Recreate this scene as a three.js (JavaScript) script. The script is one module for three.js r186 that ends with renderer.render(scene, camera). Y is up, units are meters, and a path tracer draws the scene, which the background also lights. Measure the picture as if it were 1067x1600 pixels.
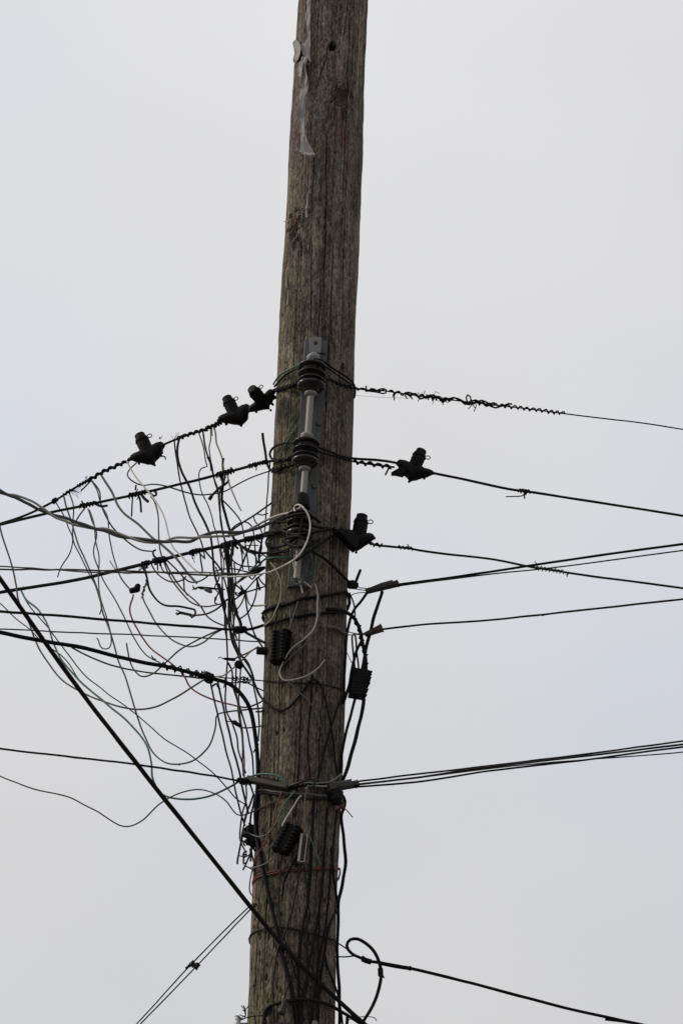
import * as THREE from 'three';
import { RoundedBoxGeometry } from 'three/addons/geometries/RoundedBoxGeometry.js';

// ---------------------------------------------------------------- camera, sky, sun, exposure
const PITCH = 27 * Math.PI / 180, FOCAL = 6870;              // focal length in photograph pixels (1600 high)
const EYE = new THREE.Vector3(0, 1.6, 12);
const scene = new THREE.Scene();
const camera = new THREE.PerspectiveCamera(2 * Math.atan(800 / FOCAL) * 180 / Math.PI, 682 / 1024, 0.1, 2000);
camera.position.copy(EYE);
camera.lookAt(EYE.x, EYE.y + Math.sin(PITCH), EYE.z - Math.cos(PITCH));
const renderer = new THREE.WebGLRenderer({ antialias: true });
renderer.toneMapping = THREE.LinearToneMapping;
renderer.toneMappingExposure = 1.0;
renderer.shadowMap.enabled = true;

let seed = 7;
const rnd = () => { seed = (seed * 1664525 + 1013904223) >>> 0; return seed / 4294967296; };
const rr = (a, b) => a + (b - a) * rnd();
const hash = (x, y, z) => { let h = (x * 374761393 + y * 668265263 + z * 2147483647) | 0; h = Math.imul(h ^ (h >>> 13), 1274126177); h ^= h >>> 16; return (h >>> 0) / 4294967296; };
const fade = t => t * t * (3 - 2 * t);
function noise2(x, y, s = 0, wx = 1 << 20) {                 // value noise, periodic in x with period wx
  const xi = Math.floor(x), yi = Math.floor(y), fx = fade(x - xi), fy = fade(y - yi);
  const a = ((xi % wx) + wx) % wx, b = ((xi + 1) % wx + wx) % wx;
  const p = hash(a, yi, s), q = hash(b, yi, s), u = hash(a, yi + 1, s), v = hash(b, yi + 1, s);
  return (p + (q - p) * fx) + ((u + (v - u) * fx) - (p + (q - p) * fx)) * fy;
}
function noise3(x, y, z, s = 0) { const zi = Math.floor(z), f = fade(z - zi), a = noise2(x, y, s + zi * 17), b = noise2(x, y, s + (zi + 1) * 17); return a + (b - a) * f; }
function fbm3(x, y, z, o, s) { let v = 0, a = 0.5, t = 0; for (let i = 0; i < o; i++) { v += a * noise3(x, y, z, s + i * 101); t += a; a *= 0.5; x *= 2.03; y *= 2.03; z *= 2.03; } return v / t; }

const SUN = new THREE.Vector3(-12, 8.5, -0.8).normalize();
{ // bright thin overcast, with slightly bluer thin patches and a glow added sunward
  const W = 1024, H = 512, d = new Float32Array(W * H * 4);
  for (let j = 0; j < H; j++) for (let i = 0; i < W; i++) {
    const th = (i + 0.5) / W * Math.PI * 2 - Math.PI, el = ((j + 0.5) / H - 0.5) * Math.PI;
    const x = Math.cos(th) * Math.cos(el), y = Math.sin(el), z = Math.sin(th) * Math.cos(el);
    const k = 7;
    const n = fbm3(x * k + 20, y * k * 1.5 + 20, z * k + 20, 4, 3);
    const m = fbm3(x * 11 + 50, y * 15 + 50, z * 11 + 50, 3, 9);
    const up = Math.max(0, y);
    const sd = (x * SUN.x + y * SUN.y + z * SUN.z), addedGlow = 0.9 * Math.exp(-Math.pow(Math.acos(Math.min(1, Math.max(-1, sd))) / 0.75, 2));   // glow added round the off-frame sun to light the pole's left side
    const L = (0.43 + 0.412 * Math.pow(up, 0.8)) * (1 + 0.24 * (n - 0.5)) * (1 + addedGlow);
    const bl = Math.min(1, Math.max(0, (m - 0.47) * 3.2));
    const o = (j * W + i) * 4;
    d[o] = L * (1.0 - 0.05 * bl); d[o + 1] = L * (1.002 - 0.018 * bl); d[o + 2] = L * (1.018 + 0.05 * bl); d[o + 3] = 1;
  }
  const sky = new THREE.DataTexture(d, W, H, THREE.RGBAFormat, THREE.FloatType);
  sky.mapping = THREE.EquirectangularReflectionMapping; sky.magFilter = THREE.LinearFilter; sky.minFilter = THREE.LinearFilter;
  sky.wrapS = THREE.RepeatWrapping; sky.needsUpdate = true;
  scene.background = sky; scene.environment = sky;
}
const sun = new THREE.DirectionalLight(0xfff1de, 2.3);       // sun veiled by cloud, high on the left
sun.position.set(-12, 7.5 + 8.5, -0.8); sun.target.position.set(0, 7.5, 0);
sun.castShadow = true; sun.shadow.radius = 24; sun.shadow.mapSize.set(2048, 2048);
Object.assign(sun.shadow.camera, { left: -6, right: 6, top: 6, bottom: -6, near: 1, far: 40 });
scene.add(sun, sun.target);

// ---------------------------------------------------------------- where things stand
const FWD = new THREE.Vector3(0, Math.sin(PITCH), -Math.cos(PITCH)), UPV = new THREE.Vector3(0, Math.cos(PITCH), Math.sin(PITCH));
const M = 1 / 510;                                            // metres in one photograph pixel at the pole
function at(x, y, z) {                                        // the point of the vertical plane at depth z that shows at photograph pixel x, y
  const dx = x - 533.5, dy = 800 - y;
  const vy = FWD.y * FOCAL + UPV.y * dy, vz = FWD.z * FOCAL + UPV.z * dy, t = (z - EYE.z) / vz;
  return new THREE.Vector3(EYE.x + dx * t, EYE.y + vy * t, z);
}
const depthOf = p => p.clone().sub(EYE).dot(FWD);
const POLE = [[1900, 443, 136], [1600, 454, 134.5], [1400, 461.5, 133], [1206, 470.5, 130.5], [890, 480.5, 127], [660, 490, 124], [360, 503, 116], [0, 520.8, 110], [-200, 530, 107]]
  .map(([y, c, w]) => { const p = at(c, y, 0); return [p.y, p.x, w / 2 * depthOf(p) / FOCAL]; });
function poleAt(h) {
  const n = POLE.length; let i = 0; while (i < n - 2 && h > POLE[i + 1][0]) i++;
  const a = POLE[i], b = POLE[i + 1], t = (h - a[0]) / (b[0] - a[0]);
  return h < a[0] - 0.01 ? [a[1] - (a[0] - h) * 0.035, a[2] + (a[0] - h) * 0.006] : [a[1] + (b[1] - a[1]) * t, a[2] + (b[2] - a[2]) * t];
}
function surf(x, y, off = 0) {                                // on the near face of the pole, off metres proud of it; null beside the pole
  let z = 0.1, ok = false;
  for (let k = 0; k < 5; k++) { const p = at(x, y, z), [c, r] = poleAt(p.y), R = r + off, dx = p.x - c; ok = Math.abs(dx) < R; z = ok ? Math.sqrt(R * R - dx * dx) : 0; }
  return ok ? at(x, y, z) : null;
}

// ---------------------------------------------------------------- things, parts, names
const used = new Map();
function numbered(n) { const k = used.get(n) || 0; used.set(n, k + 1); return k ? n + '_' + String(k).padStart(3, '0') : n; }
function tag(o, label, category, group) { o.userData.label = label; o.userData.category = category; if (group) o.userData.group = group; return o; }
function thing(name, label, category, base, group) { const g = new THREE.Group(); g.name = numbered(name); g.position.copy(base); scene.add(g); return tag(g, label, category, group); }
function shad(m) { m.castShadow = true; m.receiveShadow = true; return m; }
function worldPart(parent, base, name, geo, mat) { geo.translate(-base.x, -base.y, -base.z); const m = shad(new THREE.Mesh(geo, mat)); m.name = name; parent.add(m); return m; }
function part(parent, name, geo, mat) { const m = shad(new THREE.Mesh(geo, mat)); m.name = name; parent.add(m); return m; }
function single(name, label, category, geo, mat, base, group) { geo.translate(-base.x, -base.y, -base.z); const m = shad(new THREE.Mesh(geo, mat)); m.name = numbered(name); m.position.copy(base); scene.add(m); return tag(m, label, category, group); }

function tube(pts, rad, seg = 6, phase = 0) {                 // a capped tube through points; rad is a number or a function of 0..1
  const n = pts.length, pos = [], nor = [], idx = [], T = new THREE.Vector3(), N = new THREE.Vector3(), B = new THREE.Vector3(), q = new THREE.Vector3();
  for (let i = 0; i < n; i++) {
    T.copy(pts[Math.min(n - 1, i + 1)]).sub(pts[Math.max(0, i - 1)]).normalize();
    if (i === 0) { N.set(Math.abs(T.y) > 0.9 ? 1 : 0, Math.abs(T.y) > 0.9 ? 0 : 1, 0); }
    N.addScaledVector(T, -N.dot(T)).normalize(); B.crossVectors(T, N);
    const r = typeof rad === 'function' ? rad(i / (n - 1)) : rad;
    for (let k = 0; k < seg; k++) {
      const a = k / seg * Math.PI * 2 + phase; q.copy(N).multiplyScalar(Math.cos(a)).addScaledVector(B, Math.sin(a));
      nor.push(q.x, q.y, q.z); pos.push(pts[i].x + q.x * r, pts[i].y + q.y * r, pts[i].z + q.z * r);
    }
  }
  for (let i = 0; i < n - 1; i++) for (let k = 0; k < seg; k++) {
    const a = i * seg + k, b = i * seg + (k + 1) % seg, c = a + seg, d = b + seg; idx.push(a, b, c, b, d, c);
  }
  for (const [e, s] of [[0, -1], [n - 1, 1]]) {
    const p = pts[e], c = pos.length / 3, t = pts[Math.min(n - 1, e + 1)].clone().sub(pts[Math.max(0, e - 1)]).normalize().multiplyScalar(s);
    pos.push(p.x, p.y, p.z); nor.push(t.x, t.y, t.z);
    for (let k = 0; k < seg; k++) { const o = (e * seg + k) * 3; pos.push(pos[o], pos[o + 1], pos[o + 2]); nor.push(t.x, t.y, t.z); }
    for (let k = 0; k < seg; k++) { const a = c + 1 + k, b = c + 1 + (k + 1) % seg; s < 0 ? idx.push(c, b, a) : idx.push(c, a, b); }
  }
  const g = new THREE.BufferGeometry();
  g.setAttribute('position', new THREE.Float32BufferAttribute(pos, 3)); g.setAttribute('normal', new THREE.Float32BufferAttribute(nor, 3)); g.setIndex(idx);
  return g;
}
const leftPlane = x => x < 410 ? 0.03 - (410 - x) * 0.0011 : 0.03;        // the spans on the left recede from the camera
const near = x => 0.05 + Math.max(0, 410 - x) * 0.0009;                   // drop wires on the left that come towards it
const rightBack = x => 0.03 - Math.max(0, x - 545) * 0.0007;
const rightNear = x => 0.03 + Math.max(0, x - 545) * 0.0006;
function rackLift(x, y) {                                     // wires on the insulator rack stand clear of the pole
  const cx = 494 - (y - 532) * 0.066, g = Math.exp(-Math.pow((x - cx) / 30, 2));
  return y > 545 && y < 880 ? 0.085 * g : 0;
}
// flat list of photograph pixels -> smooth list of points in space
function path(flat, o = {}) {
  const v = []; for (let i = 0; i < flat.length; i += 2) v.push(new THREE.Vector3(flat[i], flat[i + 1], 0));
  const c = new THREE.CatmullRomCurve3(v, false, 'centripetal');
  const len = c.getLength(), n = Math.max(4, Math.min(220, Math.ceil(len / (o.step || 5))));
  const zf = o.z === undefined ? leftPlane : typeof o.z === 'number' ? () => o.z : o.z, r = (o.r || 1.5) * M, out = [];
  for (let i = 0; i <= n; i++) {
    const p = c.getPointAt(i / n), t = i / n; let z = zf(p.x, p.y) + (o.dz || 0);
    if (o.zk) { let k = 0; while (k < o.zk.length - 2 && t > o.zk[k + 1][0]) k++; const a = o.zk[k], b = o.zk[k + 1]; z += a[1] + (b[1] - a[1]) * Math.min(1, Math.max(0, (t - a[0]) / (b[0] - a[0]))); }
    if (o.hug !== false && p.x > 370 && p.x < 590) {
      const s = surf(p.x, p.y, r + 0.0015 + (o.lift || 0)); if (s) z = Math.max(z, s.z + (o.rack ? rackLift(p.x, p.y) : 0));
    }
    out.push(at(p.x, p.y, z));
  }
  if (o.behind) {                                             // close the ring round the back of the pole
    const a = out[out.length - 1], b = out[0], h0 = a.y, h1 = b.y;
    const ang = p => { const [cx] = poleAt(p.y); return Math.atan2(p.x - cx, p.z); };
    const A = ang(a); let Bq = ang(b); while (Bq < A) Bq += Math.PI * 2;
    for (let i = 1; i <= 16; i++) { const t = i / 16, h = h0 + (h1 - h0) * t, [cx, R] = poleAt(h), g = A + (Bq - A) * t, R2 = R + r + 0.0015; out.push(new THREE.Vector3(cx + Math.sin(g) * R2, h, Math.cos(g) * R2)); }
  }
  const w = o.wob === undefined ? 0.0012 : o.wob, ph = rnd() * 50;
  if (w) for (let i = 1; i < out.length - 1; i++) { const s = i * 0.23 + ph; out[i].x += w * (noise2(s, 1, 5) - 0.5) * 2; out[i].y += w * (noise2(s, 9, 5) - 0.5) * 2; }
  return out;
}
function sampleAt(pts, t) { const f = Math.min(0.99999, Math.max(0, t)) * (pts.length - 1), i = Math.floor(f); return pts[i].clone().lerp(pts[i + 1], f - i); }
function nearestT(pts, x) {                                   // how far along a run a photograph column lies
  let best = 0, bd = 1e9; pts.forEach((p, i) => { const d = p.clone().sub(EYE), px = 533.5 + d.x / d.dot(FWD) * FOCAL; if (Math.abs(px - x) < bd) { bd = Math.abs(px - x); best = i; } });
  return best / (pts.length - 1);
}
function helix(pts, t0, t1, turns, R, r, seg = 5, jit = 0.25, squash = 0) {  // a strand wound round a run
  const n = Math.max(12, Math.ceil(turns * 9)), out = [], e = new THREE.Vector3(), u = new THREE.Vector3(0, 1, 0), b = new THREE.Vector3(); let a = rnd() * 6;
  for (let i = 0; i <= n; i++) {
    const t = t0 + (t1 - t0) * i / n, p = sampleAt(pts, t); e.copy(sampleAt(pts, Math.min(1, t + 0.01))).sub(sampleAt(pts, Math.max(0, t - 0.01))).normalize();
    b.crossVectors(e, u).normalize(); const nn = new THREE.Vector3().crossVectors(b, e);
    a += turns * Math.PI * 2 / n * (1 + jit * (rnd() - 0.5) * 2); const q = R * (1 + jit * (rnd() - 0.5) * 1.2);
    out.push(p.addScaledVector(nn, Math.cos(a) * q).addScaledVector(b, Math.sin(a) * q));
  }
  return tube(out, r, seg);
}

// ---------------------------------------------------------------- materials
const mat = (r, g, b, rough = 0.6, o = {}) => { const m = new THREE.MeshPhysicalMaterial({ roughness: rough, specularIntensity: Math.max(r, g, b) < 0.03 ? 0.12 : 0.3, ...o }); m.color.setRGB(r, g, b); return m; };
const black = mat(0.0085, 0.008, 0.0085, 0.65), soot = mat(0.014, 0.0125, 0.012, 0.8), tar = mat(0.012, 0.0105, 0.01, 0.75), dark = mat(0.022, 0.021, 0.02, 0.6);
const grey = mat(0.07, 0.069, 0.065, 0.55), pale = mat(0.30, 0.29, 0.265, 0.5), white = mat(0.46, 0.445, 0.41, 0.5), beige = mat(0.26, 0.235, 0.18, 0.6);
const green = mat(0.022, 0.088, 0.06, 0.5), teal = mat(0.05, 0.10, 0.085, 0.5), sage = mat(0.085, 0.10, 0.087, 0.55);
const brown = mat(0.055, 0.04, 0.034, 0.65), red = mat(0.115, 0.036, 0.03, 0.6), maroon = mat(0.06, 0.026, 0.026, 0.6), copper = mat(0.16, 0.07, 0.045, 0.5);
const galv = mat(0.15, 0.15, 0.15, 0.6, { metalness: 0.2, specularIntensity: 0.6 }), dullSteel = mat(0.075, 0.077, 0.08, 0.65, { metalness: 0.2, specularIntensity: 0.5 }), rodMetal = mat(0.20, 0.185, 0.165, 0.6, { metalness: 0.15, specularIntensity: 0.6 });
const glaze = mat(0.016, 0.0125, 0.012, 0.25, { specularIntensity: 0.4 }), lead = mat(0.20, 0.192, 0.18, 0.75), clampGrey = mat(0.036, 0.032, 0.028, 0.7), clampRust = mat(0.05, 0.033, 0.028, 0.75), rubber = mat(0.0075, 0.0064, 0.0062, 0.6, { specularIntensity: 0.15 }), shine = mat(0.33, 0.325, 0.31, 0.45, { metalness: 0.3 });

// ---------------------------------------------------------------- ground
{
  const S = 256, d = new Uint8Array(S * S * 4);
  for (let j = 0; j < S; j++) for (let i = 0; i < S; i++) {
    const v = 0.5 * noise2(i / 4, j / 4, 1, 64) + 0.3 * noise2(i / 16, j / 16, 2, 16) + 0.2 * noise2(i, j, 3, 256), o = (j * S + i) * 4;
    d[o] = 84 + v * 40; d[o + 1] = 84 + v * 40; d[o + 2] = 80 + v * 36; d[o + 3] = 255;
  }
  const t = new THREE.DataTexture(d, S, S); t.colorSpace = THREE.SRGBColorSpace; t.wrapS = t.wrapT = THREE.RepeatWrapping; t.repeat.set(120, 120); t.magFilter = THREE.LinearFilter; t.needsUpdate = true;
  const g = shad(new THREE.Mesh(new THREE.PlaneGeometry(600, 600), new THREE.MeshStandardMaterial({ map: t, roughness: 0.95 })));
  g.rotation.x = -Math.PI / 2; g.name = 'ground'; g.userData.kind = 'structure'; scene.add(g);
}

// ---------------------------------------------------------------- the pole
const Y0 = 5.75, YS = 4.2;                                    // the stretch in view; the wood repeats beyond it
const TW = 1024, TH = 2048, HGT = new Float32Array(TW * TH);  // relief in metres, negative is a groove
const uvOf = (x, y) => { const p = surf(x, y) || at(x, y, 0), [c] = poleAt(p.y); return [0.5 + Math.atan2(p.x - c, p.z) / (2 * Math.PI), (p.y - Y0) / YS]; };
const UM = 0.78, texX = u => u * TW, texY = v => v * TH, mmx = UM * 1000 / TW, mmy = YS * 1000 / TH;
function groove(pts, width, depth, jag = 0.0015) {            // a drying check along texture points [u, v]; width and depth in mm
  for (let k = 0; k < pts.length - 1; k++) {
    const [u0, v0] = pts[k], [u1, v1] = pts[k + 1], n = Math.max(2, Math.ceil(Math.abs(v1 - v0) * TH * 1.2));
    for (let i = 0; i <= n; i++) {
      const t = i / n, v = v0 + (v1 - v0) * t, u = u0 + (u1 - u0) * t + jag * (noise2(v * 220, k, 31) - 0.5) + jag * 1.5 * (noise2(v * 40, k, 33) - 0.5);
      const T = (k + t) / (pts.length - 1), taper = Math.min(1, T * 8, (1 - T) * 8), w = width * (0.35 + 0.65 * taper) * (0.7 + 0.6 * noise2(v * 90, 3, 37)), y = Math.round(texY(v));
      if (y < 0 || y >= TH) continue;
      const hw = w / 2 / mmx + 1;
      for (let x = Math.floor(texX(u) - hw); x <= texX(u) + hw; x++) {
        const d = Math.abs(x - texX(u)) * mmx / (w / 2), q = d < 1 ? 1 - d * d * d : 0; if (q <= 0) continue;
        const o = y * TW + ((x % TW) + TW) % TW; HGT[o] = Math.min(HGT[o], -depth * taper * q / 1000);
      }
    }
  }
}
function pit(u, v, rx, ry, depth, soft = 2) {
  const cx = texX(u), cy = texY(v), ax = rx / mmx, ay = ry / mmy;
  for (let y = Math.max(0, Math.floor(cy - ay)); y <= Math.min(TH - 1, cy + ay); y++) for (let x = Math.floor(cx - ax); x <= cx + ax; x++) {
    const d = Math.hypot((x - cx) / ax, (y - cy) / ay); if (d >= 1) continue;
    const o = y * TW + ((x % TW) + TW) % TW; HGT[o] = Math.min(HGT[o], -depth / 1000 * Math.min(1, (1 - d) * soft));
  }
}
const KNOTS = [[530, 150, 30, 40], [459, 375, 24, 38]].map(([x, y, a, b]) => [...uvOf(x, y), a, b]);   // [u, v, half width mm, half height mm]
const STAIN = [[537, 215, 30, 55], [533, 182, 10, 28], [545, 260, 18, 40]].map(([x, y, a, b]) => [...uvOf(x, y), a, b]);
const TORN = uvOf(459, 348);
const grainWarp = (u, v) => { let s = 0; for (const [ku, kv, a, b] of KNOTS) { const dx = (u - ku) * UM * 1000, dy = (v - kv) * YS * 1000, g = Math.exp(-(dx * dx / (a * a * 4) + dy * dy / (b * b * 5))); s += g * Math.sign(dx || 1) * (a * 0.75) * (1 - Math.exp(-dx * dx / 160)); } return s / (UM * 1000); };
{
  const line = (...xy) => { const o = []; for (let i = 0; i < xy.length; i += 2) o.push(uvOf(xy[i], xy[i + 1])); return o; };
  groove(line(512.5, 70, 509, 95, 500, 118, 493, 142), 2.5, 11);
  groove(line(510, 195, 510, 250, 510, 320, 507, 410, 505, 470), 2.8, 14);
  groove(line(544, 0, 541, 30, 535, 67), 2.2, 10);
  groove(line(563, -20, 561, 60, 558.5, 130), 2.5, 11);
  groove(line(535, 168, 536, 200), 2.5, 10);
  groove(line(487, 370, 486, 440, 486, 520), 2.5, 11);
  groove(line(521, 395, 518, 470, 517, 540), 2.2, 10);
  groove(line(540, 330, 536, 420, 535, 500, 532, 560), 2.2, 10);
  groove(line(468, 365, 470, 385, 469, 402), 3.7, 14);
  groove(line(547, 0, 541, 150, 536, 320), 1.9, 8);
  groove(line(430, 640, 426, 720, 424, 800, 421, 880), 2.5, 11);
  groove(line(441, 660, 438, 740, 436, 850), 2.5, 11);
  groove(line(453, 610, 448, 700, 446, 790), 2.2, 10);
  groove(line(530, 640, 526, 740, 521, 860, 518, 930), 2.5, 12);
  groove(line(505, 1060, 498, 1180, 494, 1300), 2.5, 12);
  groove(line(438, 960, 436, 1100, 432, 1260), 2.5, 11);
  groove(line(424, 1230, 420, 1330, 414, 1440, 411, 1590), 2.5, 11);
  groove(line(405, 1380, 402, 1470, 397, 1590), 2.2, 10);
  groove(line(470, 1100, 464, 1230, 458, 1340), 2.2, 10);
  for (let i = 0; i < 85; i++) {
    const u = rnd(), v0 = rr(-0.1, 1), L = rr(0.04, 0.3), p = []; let du = 0;
    for (let k = 0; k <= 4; k++) { const v = v0 + L * k / 4; p.push([u + du + (v - 0.5) * 0.01, v]); du += rr(-0.0022, 0.0022); }
    groove(p, rr(1.2, 2.4), rr(3, 10), 0.0018);
  }
  const hole = uvOf(519, 73); pit(hole[0], hole[1], 14, 15, 45, 8);
  const bore = uvOf(536.5, 576); pit(bore[0], bore[1], 9, 14, 30, 6);
  const bore2 = uvOf(527, 815); pit(bore2[0], bore2[1], 7, 13, 22, 5);
  for (const [x, y] of [[536, 331], [538, 402], [549, 290], [553, 474], [545, 430], [443, 1140], [432, 1146]]) { const q = uvOf(x, y); pit(q[0], q[1], 4.5, 8, 9, 3); }
  for (let i = 0; i < 300; i++) { const y = 1200 + 400 * Math.pow(rnd(), 0.7), u = rr(0.2, 0.8), q = uvOf(465, y); pit(u, q[1], rr(2, 4.5), rr(5, 15), rr(3, 8), 2.5); }   // gouges left by climbing spurs
  for (let i = 0; i < 120; i++) pit(rnd(), rnd(), rr(1.5, 3), rr(3, 9), rr(2, 5), 2.5);
  const kn = KNOTS[0]; pit(kn[0] + 0.006, kn[1] - 0.001, 16, 24, 9, 3);
  for (let a = 0; a < 4; a++) { const s = []; for (let k = 0; k <= 22; k++) { const g = Math.PI * (-0.12 + (1.1 - a * 0.1) * k / 22), R = 22 + a * 9 + 3 * Math.sin(k * 1.3 + a); s.push([kn[0] + Math.cos(g) * R / 1000 / UM, kn[1] + Math.sin(g) * R * 1.15 / 1000 / YS]); } groove(s, 4.5, 7 - a, 0.002); }
  groove([[kn[0] - 0.04, kn[1] - 0.008], [kn[0] - 0.015, kn[1] - 0.003], [kn[0] + 0.012, kn[1] - 0.002], [kn[0] + 0.03, kn[1] + 0.002]].map(([u, v]) => [u, v]), 6, 8, 0.003);
  const k2 = KNOTS[1]; pit(k2[0], k2[1] + 0.004, 16, 18, 10, 1.6); pit(k2[0] + 0.01, k2[1] - 0.006, 9, 26, 6, 2);
  for (let i = 0; i < 26; i++) { const u = k2[0] + rr(-0.028, 0.028), v = k2[1] + rr(-0.012, 0.016); groove([[u, v], [u + rr(-0.012, 0.012), v + rr(0.004, 0.009)]], rr(2, 4), rr(3, 7), 0.003); }
}
const colT = new Uint8Array(TW * TH * 4), bumpT = new Uint8Array(TW * TH * 4);
for (let j = 0; j < TH; j++) {
  const v = (j + 0.5) / TH;
  for (let i = 0; i < TW; i++) {
    const u = (i + 0.5) / TW, o = j * TW + i, w = u + grainWarp(u, v) + 0.004 * (noise2(u * 6, v * 9, 71, 6) - 0.5);
    const fine = noise2(w * 420, v * 30, 11, 420), mid = noise2(w * 150, v * 12, 12, 150), wide = noise2(w * 34, v * 7, 13, 34), fleck = 0.45 * noise2(w * 230, v * 460, 14, 230) + 0.55 * noise2(w * 460, v * 760, 24, 460);
    const patch = noise2(u * 9, v * 26, 15, 9) * 0.6 + noise2(u * 24, v * 70, 16, 24) * 0.4;
    const blotch = noise2(w * 60, v * 170, 17, 60) * 0.5 + noise2(w * 130, v * 330, 18, 130) * 0.5;
    let L = 0.62 + 0.2 * (fine - 0.5) + 0.22 * (mid - 0.5) + 0.18 * (wide - 0.5) + 0.6 * (fleck - 0.5) + 0.24 * (patch - 0.5) + 0.36 * (blotch - 0.5);
    L = Math.max(0.2, L);
    let r = 137 * L, g = 123 * L, b = 111 * L;
    const alg = Math.max(0, Math.min(1, (patch * 0.9 + blotch * 0.35 + 0.5 * Math.exp(-Math.pow((u - 0.37) / 0.10, 2)) * (v < 0.66 ? 1 : 0.25) - 0.78 - (u > 0.5 ? 0.12 : 0)) * 3));   // algae in grains and blotches
    r += (114 * L - r) * 0.6 * alg; g += (115 * L - g) * 0.6 * alg; b += (84 * L - b) * 0.6 * alg;
    const lich = noise2(u * 60, v * 180, 19, 60) * noise2(u * 200, v * 620, 20, 200); if (lich > 0.66) { const k = Math.min(1, (lich - 0.66) * 8); r += (120 - r) * k * 0.5; g += (108 - g) * k * 0.5; b += (58 - b) * k * 0.5; }
    const tan = Math.max(0, Math.min(1, (noise2(u * 14, v * 40, 22, 14) * 0.6 + noise2(u * 110, v * 240, 23, 110) * 0.5 - 0.68) * 4)); r *= 1 - 0.16 * tan; g *= 1 - 0.22 * tan; b *= 1 - 0.2 * tan;   // reddish creosote
    const grey = noise2(u * 16, v * 34, 27, 16) * 0.6 + noise2(w * 90, v * 120, 28, 90) * 0.4 + (v > 0.52 ? 0.16 : -0.05); if (grey > 0.56) { const k = Math.min(1, (grey - 0.56) * 7) * 0.55; r += (150 * L - r) * k; g += (138 * L - g) * k; b += (127 * L - b) * k; }   // lighter grey patches, more of them on the upper pole
    { const dx = (u - TORN[0]) * UM * 1000 / 26, dy = (v - TORN[1]) * YS * 1000 / 30, e = 1 - Math.hypot(dx, dy) + 1.1 * (blotch - 0.5) + 0.5 * (fleck - 0.5); if (e > 0) { const k = Math.min(0.75, e * 2.2); r += (98 * L - r) * k; g += (66 * L - g) * k; b += (58 * L - b) * k; } }   // torn reddish bark
    for (const [su, sv, a, c] of STAIN) { const dx = (u - su) * UM * 1000 / a, dy = (v - sv) * YS * 1000 / c, e = 0.75 - Math.hypot(dx, dy) + 1.5 * (blotch - 0.5) + 0.9 * (fleck - 0.5); if (e > 0) { const k = Math.min(0.45, e * 1.1) * (0.4 + 0.8 * fleck); r += (112 * L + 12 - r) * k; g += (62 * L - g) * k; b += (60 * L - b) * k; } }
    for (const [ku, kv, a, c] of KNOTS) { const d = Math.hypot((u - ku) * UM * 1000 / a, (v - kv) * YS * 1000 / c); if (d < 1.1) { const k = Math.min(1, (1.1 - d) * 2.5) * (0.35 + 0.4 * noise2(d * 9, 2, 25)); r += (96 * L - r) * k; g += (78 * L - g) * k; b += (70 * L - b) * k; }
      if (d > 0.35 && d < 2.1) { const ph = d * 3.4 + 0.35 * (patch - 0.5) + 0.25 * noise2(u * 40, v * 90, 26), f = ph - Math.floor(ph), e = Math.max(0, 1 - Math.abs(f - 0.5) * 5) * Math.min(1, (2.1 - d) * 1.2) * (v > kv - 0.01 ? 1 : 0.35) * 0.55; r *= 1 - e * 0.62; g *= 1 - e * 0.66; b *= 1 - e * 0.66; } }   // growth rings of the knot
    colT[o * 4] = Math.min(255, r); colT[o * 4 + 1] = Math.min(255, g); colT[o * 4 + 2] = Math.min(255, b); colT[o * 4 + 3] = 255;
    const h = 0.5 + 0.22 * (fine - 0.5) + 0.3 * (mid - 0.5) + 0.42 * (fleck - 0.5) + 0.26 * (blotch - 0.5) + Math.max(-0.25, HGT[o] * 40), q = Math.max(0, Math.min(255, h * 255));
    bumpT[o * 4] = bumpT[o * 4 + 1] = bumpT[o * 4 + 2] = q; bumpT[o * 4 + 3] = 255;
  }
}
function tex(d, w, h, srgb) { const t = new THREE.DataTexture(d, w, h); if (srgb) t.colorSpace = THREE.SRGBColorSpace; t.wrapS = t.wrapT = THREE.RepeatWrapping; t.magFilter = THREE.LinearFilter; t.minFilter = THREE.LinearMipmapLinearFilter; t.generateMipmaps = true; t.needsUpdate = true; return t; }
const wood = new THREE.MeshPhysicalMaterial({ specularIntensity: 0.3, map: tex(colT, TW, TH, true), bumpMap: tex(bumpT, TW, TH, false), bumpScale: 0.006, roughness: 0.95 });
function relief(u, v) {
  const x = u * TW - 0.5, y = (v - Math.floor(v)) * TH - 0.5, xi = Math.floor(x), yi = Math.floor(y), fx = x - xi, fy = y - yi;
  const h = (a, b) => HGT[Math.min(TH - 1, Math.max(0, b)) * TW + ((a % TW) + TW) % TW];
  return (h(xi, yi) * (1 - fx) + h(xi + 1, yi) * fx) * (1 - fy) + (h(xi, yi + 1) * (1 - fx) + h(xi + 1, yi + 1) * fx) * fy;
}
const paleWood = mat(0.22, 0.2, 0.175, 0.9), barkWood = mat(0.075, 0.05, 0.042, 0.95);
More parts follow.
